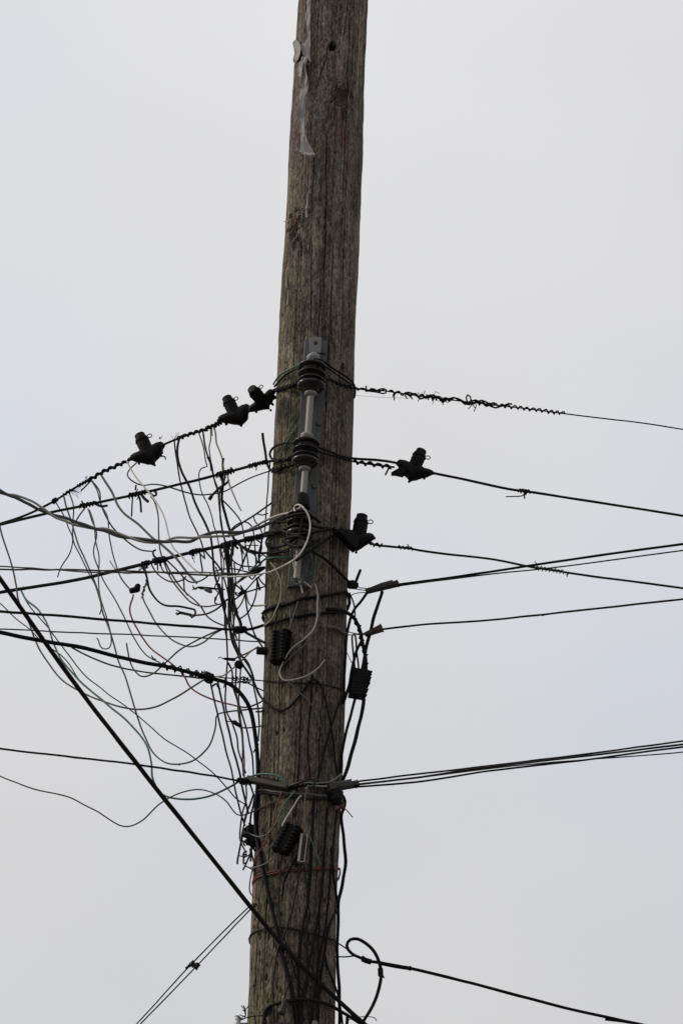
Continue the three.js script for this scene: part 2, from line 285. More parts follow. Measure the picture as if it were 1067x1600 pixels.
{
  const TOP = 10.9, th = [], hs = [];
  const F = 1.72; for (let i = 0; i <= 420; i++) th.push(-F + 2 * F * i / 420);
  for (let i = 1; i <= 42; i++) th.push(F + (2 * Math.PI - 2 * F) * i / 42);
  for (let h = -0.3; h < Y0; h += 0.1) hs.push(h); for (let h = Y0; h <= 9.85; h += 0.006) hs.push(h); for (let h = 9.9; h <= TOP; h += 0.05) hs.push(h);
  const pos = [], uv = [], idx = [], base = new THREE.Vector3(poleAt(0)[0], 0, 0), nt = th.length;
  for (const h of hs) {
    const [cx, R] = poleAt(h), v = (h - Y0) / YS;
    for (const a of th) {
      const u = 0.5 + a / (2 * Math.PI), n = (noise2(Math.cos(a) * 2.2 + 7, h * 3.1 + Math.sin(a) * 2.2, 41) - 0.5) * 0.009 + (noise2(Math.cos(a) * 9 + 30, h * 22 + Math.sin(a) * 9, 42) - 0.5) * 0.0025;
      let kb = 0; for (const [ku, kv, p, q] of KNOTS) { const dx = (u - ku) * UM * 1000 / p, dy = (v - kv) * YS * 1000 / q; kb += 0.006 * Math.exp(-(dx * dx + dy * dy) * 0.5); }
      const r = R + n + kb + relief(u, v);
      pos.push(cx + Math.sin(a) * r - base.x, h, Math.cos(a) * r); uv.push(u, v);
    }
  }
  for (let j = 0; j < hs.length - 1; j++) for (let i = 0; i < nt - 1; i++) { const a = j * nt + i, b = a + 1, c = a + nt, d = c + 1; idx.push(a, b, c, b, d, c); }
  const top = pos.length / 3, [tc] = poleAt(TOP); pos.push(tc - base.x, TOP + 0.01, 0); uv.push(0.5, 0.9); for (let i = 0; i < nt - 1; i++) idx.push((hs.length - 1) * nt + i, (hs.length - 1) * nt + i + 1, top);
  const g = new THREE.BufferGeometry(); g.setAttribute('position', new THREE.Float32BufferAttribute(pos, 3)); g.setAttribute('uv', new THREE.Float32BufferAttribute(uv, 2)); g.setIndex(idx); g.computeVertexNormals();
  const P = thing('utility_pole', 'tall weathered wooden utility pole leaning slightly right, cracked and knotted', 'utility pole', base);
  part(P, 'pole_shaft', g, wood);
  for (const [x, y, l, w, t] of [[481, 300, 26, 2.2, -2], [478, 322, 18, 2.6, 6], [451, 455, 22, 2, -4], [447, 420, 30, 2, 3]]) {   // lifted splinters
    const a = surf(x, y, 0.001) || at(x, y, 0), b = surf(x + Math.sin(t / 57) * l, y + l, 0.006) || at(x + Math.sin(t / 57) * l, y + l, 0.006);
    worldPart(P, base, 'splinter', tube([a, a.clone().lerp(b, 0.5), b], t2 => w * M * (0.25 + 0.6 * t2), 4), paleWood);
  }
  for (let k = 0; k < 22; k++) { const x = rr(448, 474), y = 346 + rr(-16, 16) - (x - 460) * 0.5, l = rr(5, 12), a2 = rr(-0.9, 0.9) + (k % 3 ? 0.5 : -0.6), a = surf(x, y, 0.0005), b = surf(x + Math.sin(a2) * l, y - Math.cos(a2) * l, rr(0.003, 0.008)); if (a && b) worldPart(P, base, 'splinter', tube([a, a.clone().lerp(b, 0.5).add(new THREE.Vector3(0, 0, 0.002)), b], t2 => M * (1.3 - 0.9 * t2), 4), k % 4 ? barkWood : paleWood); }
}
console.log('pole done');
// ---------------------------------------------------------------- wires: one call, one wire
// w(name, label, material, half thickness in photograph pixels, course, options); wraps and frays become its parts
function w(name, label, m, r, flat, o = {}) {
  const pts = path(flat, { ...o, r }), cat = o.cat || (name.includes('cable') ? 'cable' : 'wire'), base = pts[0].clone(), seg = r > 2.4 ? 8 : 6;
  const vary = rnd() * 30, rad = t => r * M * (1 + 0.1 * (noise2(t * pts.length * 0.2 + vary, 0, 8) - 0.5));
  if (!o.wrap && !o.fray && !o.stub && !o.pair) return { pts, obj: single(name, label, cat, tube(pts, o.taper ? o.taper : rad, seg), m, base, o.group) };
  const g = thing(name, label, cat, base, o.group);
  if (o.pair) {                                               // two strands laid round one another
    const [turns, gap, m2, r2] = o.pair, n = pts.length, A = [], B = [], u = new THREE.Vector3(0, 1, 0), e = new THREE.Vector3(), b = new THREE.Vector3();
    let a = 0.5;
    for (let i = 0; i < n; i++) {
      e.copy(pts[Math.min(n - 1, i + 1)]).sub(pts[Math.max(0, i - 1)]).normalize(); b.crossVectors(e, u).normalize(); const nn = new THREE.Vector3().crossVectors(b, e);
      a += turns * Math.PI * 2 / n * (0.6 + 0.8 * noise2(i * 0.13, 3, 77)); const q = gap * M * (0.75 + 0.9 * noise2(i * 0.09, 5, 78));
      A.push(pts[i].clone().addScaledVector(nn, Math.cos(a) * q).addScaledVector(b, Math.sin(a) * q)); B.push(pts[i].clone().addScaledVector(nn, -Math.cos(a) * q).addScaledVector(b, -Math.sin(a) * q));
    }
    worldPart(g, base, 'strand', tube(A, rad, seg), m); worldPart(g, base, 'strand', tube(B, (r2 || r) * M, seg), m2 || m);
  } else worldPart(g, base, 'conductor', tube(pts, rad, seg), m);
  for (const [x0, x1, turns, R, rw, wm] of o.wrap || []) { const t0 = nearestT(pts, x0), t1 = nearestT(pts, x1); worldPart(g, base, 'binding', helix(pts, t0, t1, turns, R * M, rw * M, 5, o.jit === undefined ? 0.3 : o.jit), wm || m); }
  for (const [x, y, n, len, fr, ang] of o.fray || []) for (let k = 0; k < n; k++) {
    const t = nearestT(pts, x), p = y ? at(x, y, sampleAt(pts, t).z) : sampleAt(pts, t), a = ang === undefined ? rr(0, 6.28) : (ang + rr(-55, 55)) / 57.3, l = len * rr(0.5, 1.2) * M;
    const q = p.clone().add(new THREE.Vector3(Math.cos(a) * l * 0.6, Math.sin(a) * l * 0.6, rr(-0.4, 0.4) * l)), q2 = p.clone().add(new THREE.Vector3(Math.cos(a + rr(-0.5, 0.5)) * l, Math.sin(a + rr(-0.5, 0.5)) * l, rr(-0.6, 0.6) * l));
    worldPart(g, base, 'frayed_strand', tube([p, q, q2], (fr || 0.5) * M, 4), m);
  }
  for (const [sf, sr, sm] of o.stub || []) worldPart(g, base, 'wire_end', tube(path(sf, { ...o, r: sr, wob: 0, zk: null }), sr * M, 6), sm || m);
  return { pts, obj: g };
}
const W = 'telephone_wire', C = 'cable', T = 'tie_wire';

// ---- open wire spans on the left
w(W, 'topmost black line left of the pole, carrying three splice cases', black, 1.9, [474, 596, 452, 602, 430, 608, 408, 623, 375, 645, 345, 660, 318, 672, 290, 681, 255, 695, 232, 705, 205, 718, 160, 738, 140, 750, 110, 767, 85, 783, 45, 803, 5, 817, -60, 836, -300, 896, -900, 1040],
  { wob: 0.0006, wrap: [[280, 345, 8, 2.4, 1.9], [322, 345, 4, 3, 1.8], [142, 206, 6.5, 2.4, 2.2], [120, 140, 4, 2.6, 1.1], [100, 112, 2, 2.4, 1.2], [82, 88, 2, 3, 2]], jit: 0.25, fray: [[112, 0, 9, 16, 0.35, -20], [272, 0, 4, 11, 0.4, 60], [250, 686, 3, 7, 0.5, 90], [135, 748, 3, 7, 0.6]], stub: [[[143, 751, 137, 757, 127, 767], 1.3], [[254, 713, 258, 713.5, 259, 718], 1.1]] });
w(W, 'second black line left of the pole, tied off at the middle insulator', soot, 2.4, [470, 716, 440, 718, 415, 722, 380, 731, 340, 742, 250, 764, 150, 786, 70, 803, 0, 820, -300, 893, -900, 1039],
  { wob: 0.0005, wrap: [[388, 418, 8, 3.0, 1.2], [340, 366, 6, 3.4, 1.6], [204, 226, 5, 3.4, 1.6], [128, 150, 5, 3.2, 1.4]], fray: [[345, 0, 5, 10, 0.7, -90], [362, 0, 6, 9, 0.6], [402, 0, 2, 9, 0.9, -100], [212, 0, 6, 10, 0.8], [132, 0, 4, 9, 0.9]],
    stub: [[[148, 786, 158, 791, 168, 790], 2.2], [[214, 770, 219, 780, 221, 800], 1.9], [[221, 772, 226, 779, 232, 784], 2.4], [[208, 772, 207, 785, 206, 807], 1.2], [[212, 766, 213, 758], 1.4], [[226, 766, 234, 770, 240, 775, 244, 774, 245, 770, 241, 767], 2], [[349, 736, 348, 727, 349.5, 716], 1.7], [[133, 791, 128, 783], 1.2]] });
w(W, 'third and heaviest black line left of the pole, with ragged ties along it', black, 2.9, [462, 825, 440, 831, 410, 838, 380, 844, 350, 852, 300, 863, 240, 878, 180, 892, 120, 906, 60, 916, 0, 926, -300, 985, -900, 1110],
  { wob: 0.0006, wrap: [[240, 258, 6, 4.2, 1.5], [222, 236, 4, 3.6, 1.3], [298, 314, 5, 3.5, 1.3], [345, 368, 8, 4, 1.6], [385, 412, 7, 3.6, 1.6]], fray: [[220, 0, 8, 10, 0.4, -130], [230, 0, 6, 10, 0.5, -80], [303, 0, 8, 13, 0.5, -90], [248, 0, 6, 9, 0.9, -90], [355, 0, 8, 14, 0.9, -90], [34, 0, 6, 6, 0.4]],
    stub: [[[245, 872, 240, 868, 240, 861, 244, 859], 1.7], [[229, 876, 230, 882, 229, 888], 1.8], [[246, 876, 247, 891], 1.1], [[251, 874, 251, 884], 1.9], [[303, 864, 302, 869], 1.6], [[348, 852, 352, 868, 350, 876], 1], [[364, 850, 372, 857], 1.8], [[365, 852, 364, 868], 1.4]] });

// ---- other runs that leave to the left
w('twisted_pair', 'pale grey and dark twisted pair swooping down from the left edge to the lowest insulator', pale, 1.9, [-500, 590, -200, 694, -60, 744, 0, 768, 42, 784, 85, 803, 110, 816, 150, 825, 200, 839, 240, 845, 290, 843, 340, 837, 370, 834, 405, 821, 440, 806, 462, 796, 471, 790], { z: near, pair: [8, 2.6, grey, 2.5], rack: 1, wob: 0.005, cat: 'wire' });
w('drop_wire', 'brownish twin drop wire crossing level from the left edge to the tangle beside the pole', brown, 1.5, [-500, 874, 0, 887, 130, 892, 280, 895, 350, 897, 398, 897], { z: near, pair: [3, 1.7, grey, 1.2], cat: 'wire' });
w(C, 'straight black cable from the left edge, clamped and then wrapped round the pole', black, 2.2, [-500, 914, 0, 955, 190, 970, 300, 979, 375, 984, 398, 981, 412, 977, 453, 966, 497, 958.7, 538, 956], { z: x => x < 390 ? near(x) : 0.02, wrap: [[366, 384, 5, 4, 2.2]], fray: [[379, 0, 4, 8, 1]] });
w('drop_wire', 'thin grey wire just below the straight black cable, running level into the pole', grey, 1.2, [-500, 962, 0, 983, 140, 989, 300, 996, 411, 1003], { z: near, cat: 'wire' });
w(C, 'thickest black cable from the left, bending down along the left side of the pole', black, 3.2, [-500, 894, -150, 958, 0, 988, 70, 1002, 130, 1012, 200, 1030, 260, 1042, 325, 1058, 355, 1067, 375, 1083, 390, 1106, 398, 1140, 402, 1180, 403, 1215, 401, 1260, 400, 1300, 407, 1340, 418, 1390, 430, 1440, 438, 1475, 446, 1510, 456, 1545, 466, 1610],
  { z: x => x < 390 ? near(x) * 0.6 : 0.02, wrap: [[252, 316, 5, 5.4, 1.2], [322, 334, 4, 5.6, 3.2], [300, 318, 4, 4.2, 1.4]], fray: [[244, 1030, 1, 12, 1, 130], [338, 1068, 3, 8, 1.2, -90], [322, 1052, 2, 7, 1, 120]] });
w(W, 'thin black wire sagging under the thickest cable and rejoining it at the taped joint', black, 1.3, [113, 1012, 150, 1030, 190, 1044, 240, 1052, 320, 1060]);
w('drop_wire', 'lone straight black wire from the left edge to the grey clamp low on the pole', black, 1.7, [-500, 1112, 0, 1170, 200, 1193, 330, 1212, 375, 1220, 392, 1222], { z: near, wrap: [[370, 398, 4, 4, 2]], cat: 'wire' });
w(C, 'heavy dark cable slanting steeply down from the left edge across the front of the pole', soot, 3.3, [-420, 330, -160, 680, 0, 903, 60, 988, 130, 1085, 220, 1201, 300, 1302, 395, 1421, 440, 1475, 500, 1536, 550, 1583, 590, 1618, 680, 1690], { z: x => x < 420 ? 0.16 + (420 - x) * 0.003 : 0.16 - (x - 420) * 0.0008, wob: 0.0006 });
w(W, 'thin loose brown wire drooping from the left edge below all other runs', brown, 1.1, [-120, 1160, 0, 1212, 50, 1232, 105, 1245, 150, 1267, 195, 1291, 220, 1283, 250, 1256, 280, 1240, 310, 1234, 335, 1240, 354, 1252, 372, 1273, 396, 1268, 415, 1258, 439, 1248, 452, 1240], { z: near });
w('guy_wire', 'upper of the two parallel thin lines slanting down to the bottom left', soot, 1.15, [396, 1412, 388, 1418, 298, 1508, 212, 1602, 60, 1760, -300, 2130], { z: x => -0.02 - (400 - x) * 0.0015, wob: 0.0003, wrap: [[296, 304, 3, 2.8, 1]], cat: 'wire', stub: [[[303, 1506, 304, 1502], 1]] });
w('guy_wire', 'lower of the two parallel thin lines slanting down to the bottom left, with a knot', soot, 1.15, [400, 1412, 392, 1420, 307, 1510, 218, 1602, 66, 1760, -290, 2130], { z: x => -0.02 - (400 - x) * 0.0015, wob: 0.0003, wrap: [[304, 310, 3, 3.4, 1.5]], cat: 'wire', stub: [[[303, 1508, 297, 1509, 291, 1513], 2.2]] });

// ---- runs that leave to the right
w(W, 'topmost thin line right of the pole, smothered in ragged wire wrappings', black, 1.2, [494, 572, 509, 574, 526, 585, 548, 600, 560, 607, 600, 611, 650, 618, 720, 627, 790, 635, 880, 646, 1000, 661, 1067, 671, 1500, 735, 2300, 850],
  { z: rightBack, rack: 1, wob: 0.001, wrap: [[612, 705, 8, 2.6, 1.4], [636, 770, 4, 3.6, 1.6], [690, 800, 2.5, 4.6, 1.5], [740, 790, 5, 2.4, 1.4], [785, 880, 10, 2.6, 1.3], [560, 604, 2.5, 2.4, 1.4], [664, 692, 4, 3.6, 1.3]], jit: 0.45,
    fray: [[616, 0, 3, 14, 1, -80], [632, 0, 4, 10, 1, -70], [655, 0, 5, 12, 0.6], [672, 0, 6, 16, 0.5], [690, 0, 3, 14, 0.7, -60], [745, 0, 3, 12, 0.8, -120]], stub: [[[572, 611, 572, 603], 1.2], [[722, 626, 731, 631, 735, 628, 734, 619, 730, 617, 728, 622, 731, 630], 1.4], [[575, 611, 590, 613, 601, 615, 604, 610, 598, 607, 588, 610, 572, 609], 1.3], [[556, 618, 600, 621, 640, 622], 0.25]] });
w(W, 'middle line right of the pole, with a splice case and a small dangling tie', soot, 2, [463, 691, 487, 696, 509, 703, 531, 712, 550, 716, 590, 719, 622, 724, 645, 732, 680, 740, 720, 748, 800, 765, 830, 769, 920, 783, 1067, 806, 1500, 880, 2300, 1010], { z: rightBack, rack: 1, wob: 0.0004, wrap: [[812, 826, 4, 3, 1.2]], fray: [[816, 0, 4, 9, 0.9, -90]], stub: [[[822, 768, 817, 774, 790, 776], 1], [[819, 766, 819, 779], 1.2]] });
w(W, 'lowest line right of the pole, crossing under a rising drop wire', soot, 1.9, [520, 826, 545, 838, 585, 851, 610, 854, 640, 857, 655, 860, 700, 866, 770, 874, 830, 886, 870, 892, 900, 897, 1067, 919, 1500, 978, 2300, 1090], { z: rightBack, wob: 0.0005, wrap: [[584, 594, 2, 3, 1.3], [618, 642, 4, 2.7, 1], [832, 880, 9, 3, 1, grey]], fray: [[634, 0, 3, 8, 1, 90], [886, 0, 2, 9, 0.9, -110], [838, 884, 4, 7, 0.7, 90]] });
w('drop_wire', 'thicker of the two drop wires rising right from the long flat clamp', black, 2.1, [606, 916, 625, 913, 700, 903, 840, 882, 920, 870, 1067, 850, 1500, 795, 2100, 722], { z: rightNear, wob: 0.0004, cat: 'wire' });
w('drop_wire', 'thinner of the two drop wires rising right from the long flat clamp', soot, 1.2, [606, 918, 625, 915, 750, 899, 880, 885, 1067, 860, 1500, 808, 2100, 738], { z: rightNear, dz: 0.02, wob: 0.0004, cat: 'wire' });
w('drop_wire', 'single drop wire rising right from the rusty tapered clamp', soot, 1.7, [588, 985, 600, 983, 660, 976, 750, 970, 850, 960, 930, 951, 1067, 936, 1500, 890, 2100, 828], { z: rightNear, wob: 0.0006, fray: [[850, 0, 1, 5, 0.9, -90]], cat: 'wire' });
[['uppermost', 1.5, soot, [552, 1222, 640, 1211, 760, 1197, 900, 1180, 1067, 1158, 1500, 1103, 2100, 1030]], ['second', 1.7, dark, [552, 1226, 650, 1215, 760, 1199, 900, 1183, 1067, 1163, 1500, 1110, 2100, 1040]], ['third', 1.6, black, [552, 1230, 650, 1222, 760, 1205, 900, 1189, 1067, 1167, 1500, 1118, 2100, 1050]], ['lowest and thinnest', 1, soot, [552, 1227, 640, 1217, 700, 1209, 830, 1194, 1067, 1175, 1500, 1130, 2100, 1066]]]
  .forEach(([k, r, m, p], i) => w('drop_wire', k + ' of four drop wires fanning right from the dark low clamp', m, r, p, { z: rightNear, dz: i * 0.012, wob: 0.0006, cat: 'wire', group: 'drop wires leaving low on the right' }));
w(C, 'black cable at bottom right that ties back into a loop beside the pole', black, 2.5, [1500, 1700, 1200, 1645, 1000, 1601, 945, 1589, 900, 1579, 800, 1553, 700, 1527, 640, 1513, 591.5, 1504, 572, 1501, 565.7, 1497.6, 550, 1490, 542, 1479.6, 545.4, 1469.5, 556.7, 1466.8, 570, 1473, 583.7, 1486, 591.5, 1502, 595, 1521, 590.4, 1550.5, 579, 1577, 565.7, 1600, 550, 1640],
  { z: x => 0.06 - Math.max(0, x - 600) * 0.0006, zk: [[0, 0], [0.55, 0], [0.8, 0.03], [1, 0.03]], hug: false, wob: 0.0006, stub: [[[1000, 1601, 970, 1596, 945, 1593], 1.8], [[640, 1513, 620, 1510, 592, 1504.5], 3.3], [[580, 1503, 572, 1501, 566, 1498], 4.4], [[594, 1513, 594.5, 1519, 594.5, 1525], 4], [[597, 1523, 600, 1528], 1.2], [[567, 1494, 567, 1501], 2], [[641, 1510, 640, 1516], 2]] });
w(T, 'upper thin tie holding the cable loop to the right edge of the pole', black, 1.1, [519, 1468, 532, 1476, 544, 1484], { lift: 0.003 });
w(T, 'lower thin tie from the pole to the cable loop, nearly level', black, 1.1, [524, 1495, 538, 1495.5, 553, 1493.5]);

// ---- drops from the left spans, outermost first
const tail = (label, m, r, p, o) => w(W, label, m, r, p, o);
tail('grey-brown wire falling from the merged lines at the left edge to the taped joint', grey, 1.4, [0, 820, 8, 850, 18, 881, 25, 913, 30, 939, 47, 976, 56, 1002, 79, 1040, 97.5, 1062, 127.5, 1081, 161, 1096, 210, 1108, 240, 1105.6, 270, 1092.5, 300, 1074, 319, 1062, 326, 1058], { dz: 0.01 });
tail('long green wire drooping from the third line and arching over the grey clamp', teal, 1.6, [33, 921, 42, 937, 60, 952, 76, 979, 84, 1005, 97, 1031, 127.5, 1066, 165, 1098, 202.5, 1130, 229, 1164, 236, 1190, 240, 1220, 255, 1242, 285, 1249, 326, 1244, 360, 1229, 378, 1218, 397, 1212, 416.5, 1209.6, 436, 1213, 447, 1223], { lift: 0.012, zk: [[0, 0], [0.6, 0.15], [1, 0.01]] });
tail('thin dark wire running long and diagonal behind the green one to the lower tangle', dark, 1.05, [33, 922, 45, 945, 76, 981, 105, 1020, 134, 1056, 165, 1081, 217, 1119, 259, 1156, 300, 1182, 337, 1212, 355, 1232, 369, 1247, 384, 1257]);
tail('very thin dark wire from the left edge slipping behind the slanting heavy cable', dark, 0.9, [-60, 900, 0, 942, 26, 968, 47, 984, 71, 1007, 100, 1028, 127, 1066], { dz: 0.02 });
tail('brown wire curling from the topmost line to a loose end by the twin wire', brown, 1.1, [88, 785, 102, 808, 107.6, 824, 114, 842, 110, 863, 97, 884, 90.5, 902]);
tail('long grey wire from the top line swinging in a deep bow to the pole', grey, 1.35, [100, 775, 107, 800, 115, 824, 123, 850, 134, 876, 143, 897, 155, 931, 163, 963, 173, 989, 184, 1028, 197, 1060, 213, 1112, 226, 1149, 239, 1175, 258, 1191, 281, 1194, 305, 1187, 326, 1167, 336.5, 1138, 340, 1117, 355, 1112.5, 384, 1109, 411, 1106], { fray: [[281, 0, 2, 4, 0.9]] });
tail('thin grey wire dropping from the top line to a short loose tip', grey, 1.1, [108, 769, 115.5, 792, 114, 818.5, 115.5, 847, 126, 868, 136.5, 889, 147, 910, 155, 934, 159, 950, 156, 960], { dz: -0.01 });
tail('short brown wire slanting left from a tie on the second line', brown, 1.3, [134, 792, 123, 808, 115.5, 822]);
tail('wavy grey wire under the second line ending on the thick cable', grey, 1.15, [138, 795, 144, 813, 152, 834, 146, 863, 153.5, 887, 163, 908, 178.5, 934, 194, 963, 210, 997, 228, 1023, 252, 1037]);
tail('wavy wire with a small upturned hook at its end, beside the other wavy one', grey, 1.1, [140, 797, 147, 818, 150, 845, 155, 868, 155, 923, 168, 968, 174.5, 1002, 170.6, 1013, 160, 1013, 152, 997], { dz: 0.015 });
tail('grey wire leading from the top line down into the small black plug', grey, 1.2, [143, 750, 152, 766, 157.5, 787, 168, 808, 172, 845, 181, 881, 189, 902, 203, 920]);
tail('dark wire bowing from the top line to the hook on the third line', dark, 1.2, [144, 751, 156, 768, 158, 787, 173, 818, 194, 842, 218, 858, 240, 862], { dz: -0.01 });
tail('stout grey-green wire cutting diagonally from the top line to a cut end', sage, 1.9, [159, 743, 175, 768, 185, 790, 195, 803, 215, 818, 238, 840, 255, 853, 275, 872, 295, 898, 308, 911], { dz: 0.02 });
tail('white wire from the big left splice case, looping wide over the lowest insulator', white, 1.35, [199, 721, 203, 730, 212, 745, 222, 757, 235, 772, 250, 794, 258, 812, 264, 835, 271, 855, 290, 876, 309, 893, 330, 899, 360, 901, 390, 899, 422, 893, 450.5, 880, 469.7, 864, 482.4, 839, 485, 816.5, 477.6, 797, 466.5, 788, 459.5, 792, 461, 799], { rack: 1, lift: 0.04, zk: [[0, 0.01], [0.6, 0.1], [1, 0.01]] });
tail('dark wire curling under the left splice case then bowing across to the pole', dark, 1.2, [214, 723, 203, 733, 199, 742, 205, 750, 222, 758, 240, 757, 258, 759, 285, 768, 310, 773, 335, 771, 350, 768, 380, 752, 400, 743, 423, 736]);
tail('grey wire beside the white one, dropping through the third line to the hanging bundle', grey, 1.3, [236, 776, 241, 783, 247, 805, 248, 830, 250, 855, 255, 875, 268, 905, 285, 927, 302, 943, 320, 948, 349, 943]);
tail('thick black drop wire from the coiled top line into the hanging bundle', black, 2, [294, 680, 283, 682, 278, 695, 278, 715, 283, 735, 295, 757, 303, 780, 312, 800, 320, 815, 330, 840, 333, 870, 335, 895, 345, 930, 352, 960, 362, 985], { dz: 0.015 });
tail('thin dark wire hanging close left of the thick black drop wire', dark, 1.2, [273, 688, 277, 725, 281, 750, 288, 780, 296, 805, 303, 822, 315, 848, 320, 872]);
tail('thin wire with a sharp kink between the first and second lines', grey, 1.05, [311, 676, 318, 700, 321, 720, 323, 730, 316, 731, 311, 738, 311, 750, 316, 770, 325, 790, 332, 810, 334, 822, 340, 840, 345, 870, 347, 900, 350, 940]);
tail('knobbly black wire thickening halfway to the second line', black, 1.4, [317, 673, 320, 690, 324, 710, 330, 724, 333, 740, 337, 755, 341, 768, 343, 790, 347, 825, 352, 850, 356, 900, 358, 945], { stub: [[[325, 714, 329, 722, 331, 735], 2.2]] });
tail('thin grey S-shaped wire under the coiled top line', grey, 1, [330, 668, 329, 690, 327, 697, 329, 715, 332, 735, 335, 750, 341, 764]);
tail('beige wire from the second splice case down to the big tie on the second line', beige, 1.4, [334, 667, 337, 676, 338, 692, 341, 700, 347, 715, 349, 728, 351, 740], { stub: [[[331, 668, 332, 681], 1]] });
tail('straight pale stub hanging from the second line to a free tip', pale, 1.25, [354, 738, 357, 748, 360, 760, 368, 780, 377, 798]);
tail('fat black tail with a bulbous end slanting left below the second line', black, 2, [358, 750, 352, 756, 345, 760, 335, 770, 329, 777], { stub: [[[331, 775, 327, 781], 3]] });
tail('heavy black drop inside the bundle just under the big tie', black, 2.2, [346, 740, 348, 755, 347, 770, 347, 782, 352, 803, 358, 825, 363, 836, 368, 846]);
tail('dark twin drop close beside the heavy one under the big tie', dark, 1.4, [352, 740, 350, 755, 344, 768, 343, 785, 345, 810, 350, 840, 355, 850], { dz: 0.01 });
tail('wire arcing right from the bundle then straight down toward the knotted node', dark, 1.2, [347, 780, 360, 793, 376, 814, 380, 830, 384, 855, 388, 880, 391, 897]);
tail('upper of the two wires slanting from the pole edge down into the third line', dark, 1.5, [424, 786, 395, 806, 378, 818, 362, 829, 357, 840]);
tail('humped wire beside the one slanting from the pole edge', dark, 1.2, [357, 836, 365, 824, 378, 816.5, 388, 817, 395, 826, 397, 842, 399, 862, 400, 882, 401, 893]);
tail('thin wire hanging straight down along the left edge of the pole above the lowest insulator', dark, 1.1, [422, 722, 419, 760, 417, 790, 416, 806, 413, 830]);
tail('small dark loop at the pole edge above the third line', dark, 1.1, [419, 802, 410, 805, 402, 803, 397, 806, 398, 813, 406, 824, 410, 836]);
tail('dark hook-shaped wire at the pole edge below the third line', dark, 1.2, [399, 842, 407, 848, 409, 856, 406, 868, 404, 880], { dz: 0.02 });
tail('stout black curve leaving the third line and entering the pole wrappings', black, 2.2, [366, 845, 380, 855, 395, 862, 412, 864, 432, 862], { lift: 0.004 });
tail('dark wire slanting down-left through the tangle from the third line', dark, 1.4, [397, 838, 392, 850, 385, 866, 378, 885, 372, 896]);
tail('slack dark wire curving right beneath the third line', dark, 1.2, [358, 866, 365, 877, 378, 884, 395, 886, 404, 890]);
tail('flat arched dark wire lying over the twin drop wire', dark, 1.2, [335, 893, 350, 889, 370, 889, 388, 894]);
tail('dark green wire bunched at the pole edge and led across to the rack', teal, 1.7, [388, 896, 396, 889, 405, 883, 412, 875, 424, 871.5, 438, 870.7, 458.5, 872], { lift: 0.008, wrap: [[388, 400, 4, 3, 1.2, dark]] });
tail('olive companion of the dark green wire at the pole edge', sage, 1.2, [390, 894, 402, 880, 407, 869, 411, 867, 418, 873], { dz: 0.02 });

// radiating wires by the knotted node at the pole edge
[['longest dark wire through the knotted node, from the pole edge down to the pole again', [376, 915, 382, 926, 386, 950, 392, 975, 400, 995, 411, 1012], 1.4, dark], ['dark wire from the knot up to the pole edge', [413, 895, 400, 905, 382, 925, 368, 936, 360, 944], 1.3, dark], ['dark wire rising gently from the node to the pole', [416, 916, 400, 921, 382, 927, 366, 938], 1.2, dark], ['dark wire from the node down-left into the bundle', [384, 924, 380, 938, 372, 951, 366, 957], 1.2, dark], ['beige U-shaped wire from the node into the pole', [384, 924, 387, 938, 390, 945, 397, 946.5, 416, 945.5], 1.2, beige], ['dark wire hooking down-left from the green bunch', [402, 904, 400, 930, 394, 948, 385, 960, 375, 967], 1.2, dark], ['short thick stub pointing down from the green bunch', [401, 903, 406, 922], 1.7, black], ['short wire from the green bunch to the pole', [404, 902, 408, 909, 416, 916], 1.3, dark], ['crossing wire from the bundle up into the green bunch', [362, 917, 375, 908, 388, 899, 398, 894], 2, brown], ['pale inner twin of the crossing wire', [368, 915, 378, 903, 390, 897], 1, pale], ['bent dark wire below the green bunch', [388, 899, 394, 905, 398, 900, 406, 893], 1.3, dark], ['thin wire over the crossing one, bent at the node', [366, 912, 374, 918, 382, 926], 1.4, black], ['small cross-tie between the hanging wires right of the bundle', [376, 857, 385, 853, 393, 852, 404, 852.5], 0.9, dark], ['short dark tail hanging right of the bundle', [376, 853, 381, 866], 1.2, dark], ['sloping dark wire right of the bundle under the third line', [374, 848, 384, 860, 398, 867, 402, 880], 1.2, dark], ['near-vertical dark wire from the third line past the green bunch', [409, 838, 408, 852, 404, 870, 407, 884], 1.6, black]]
  .forEach(([l, p, r, m], i) => tail(l, m, r, p, { dz: 0.004 * i - 0.03, group: 'tangle at the left edge of the pole' }));

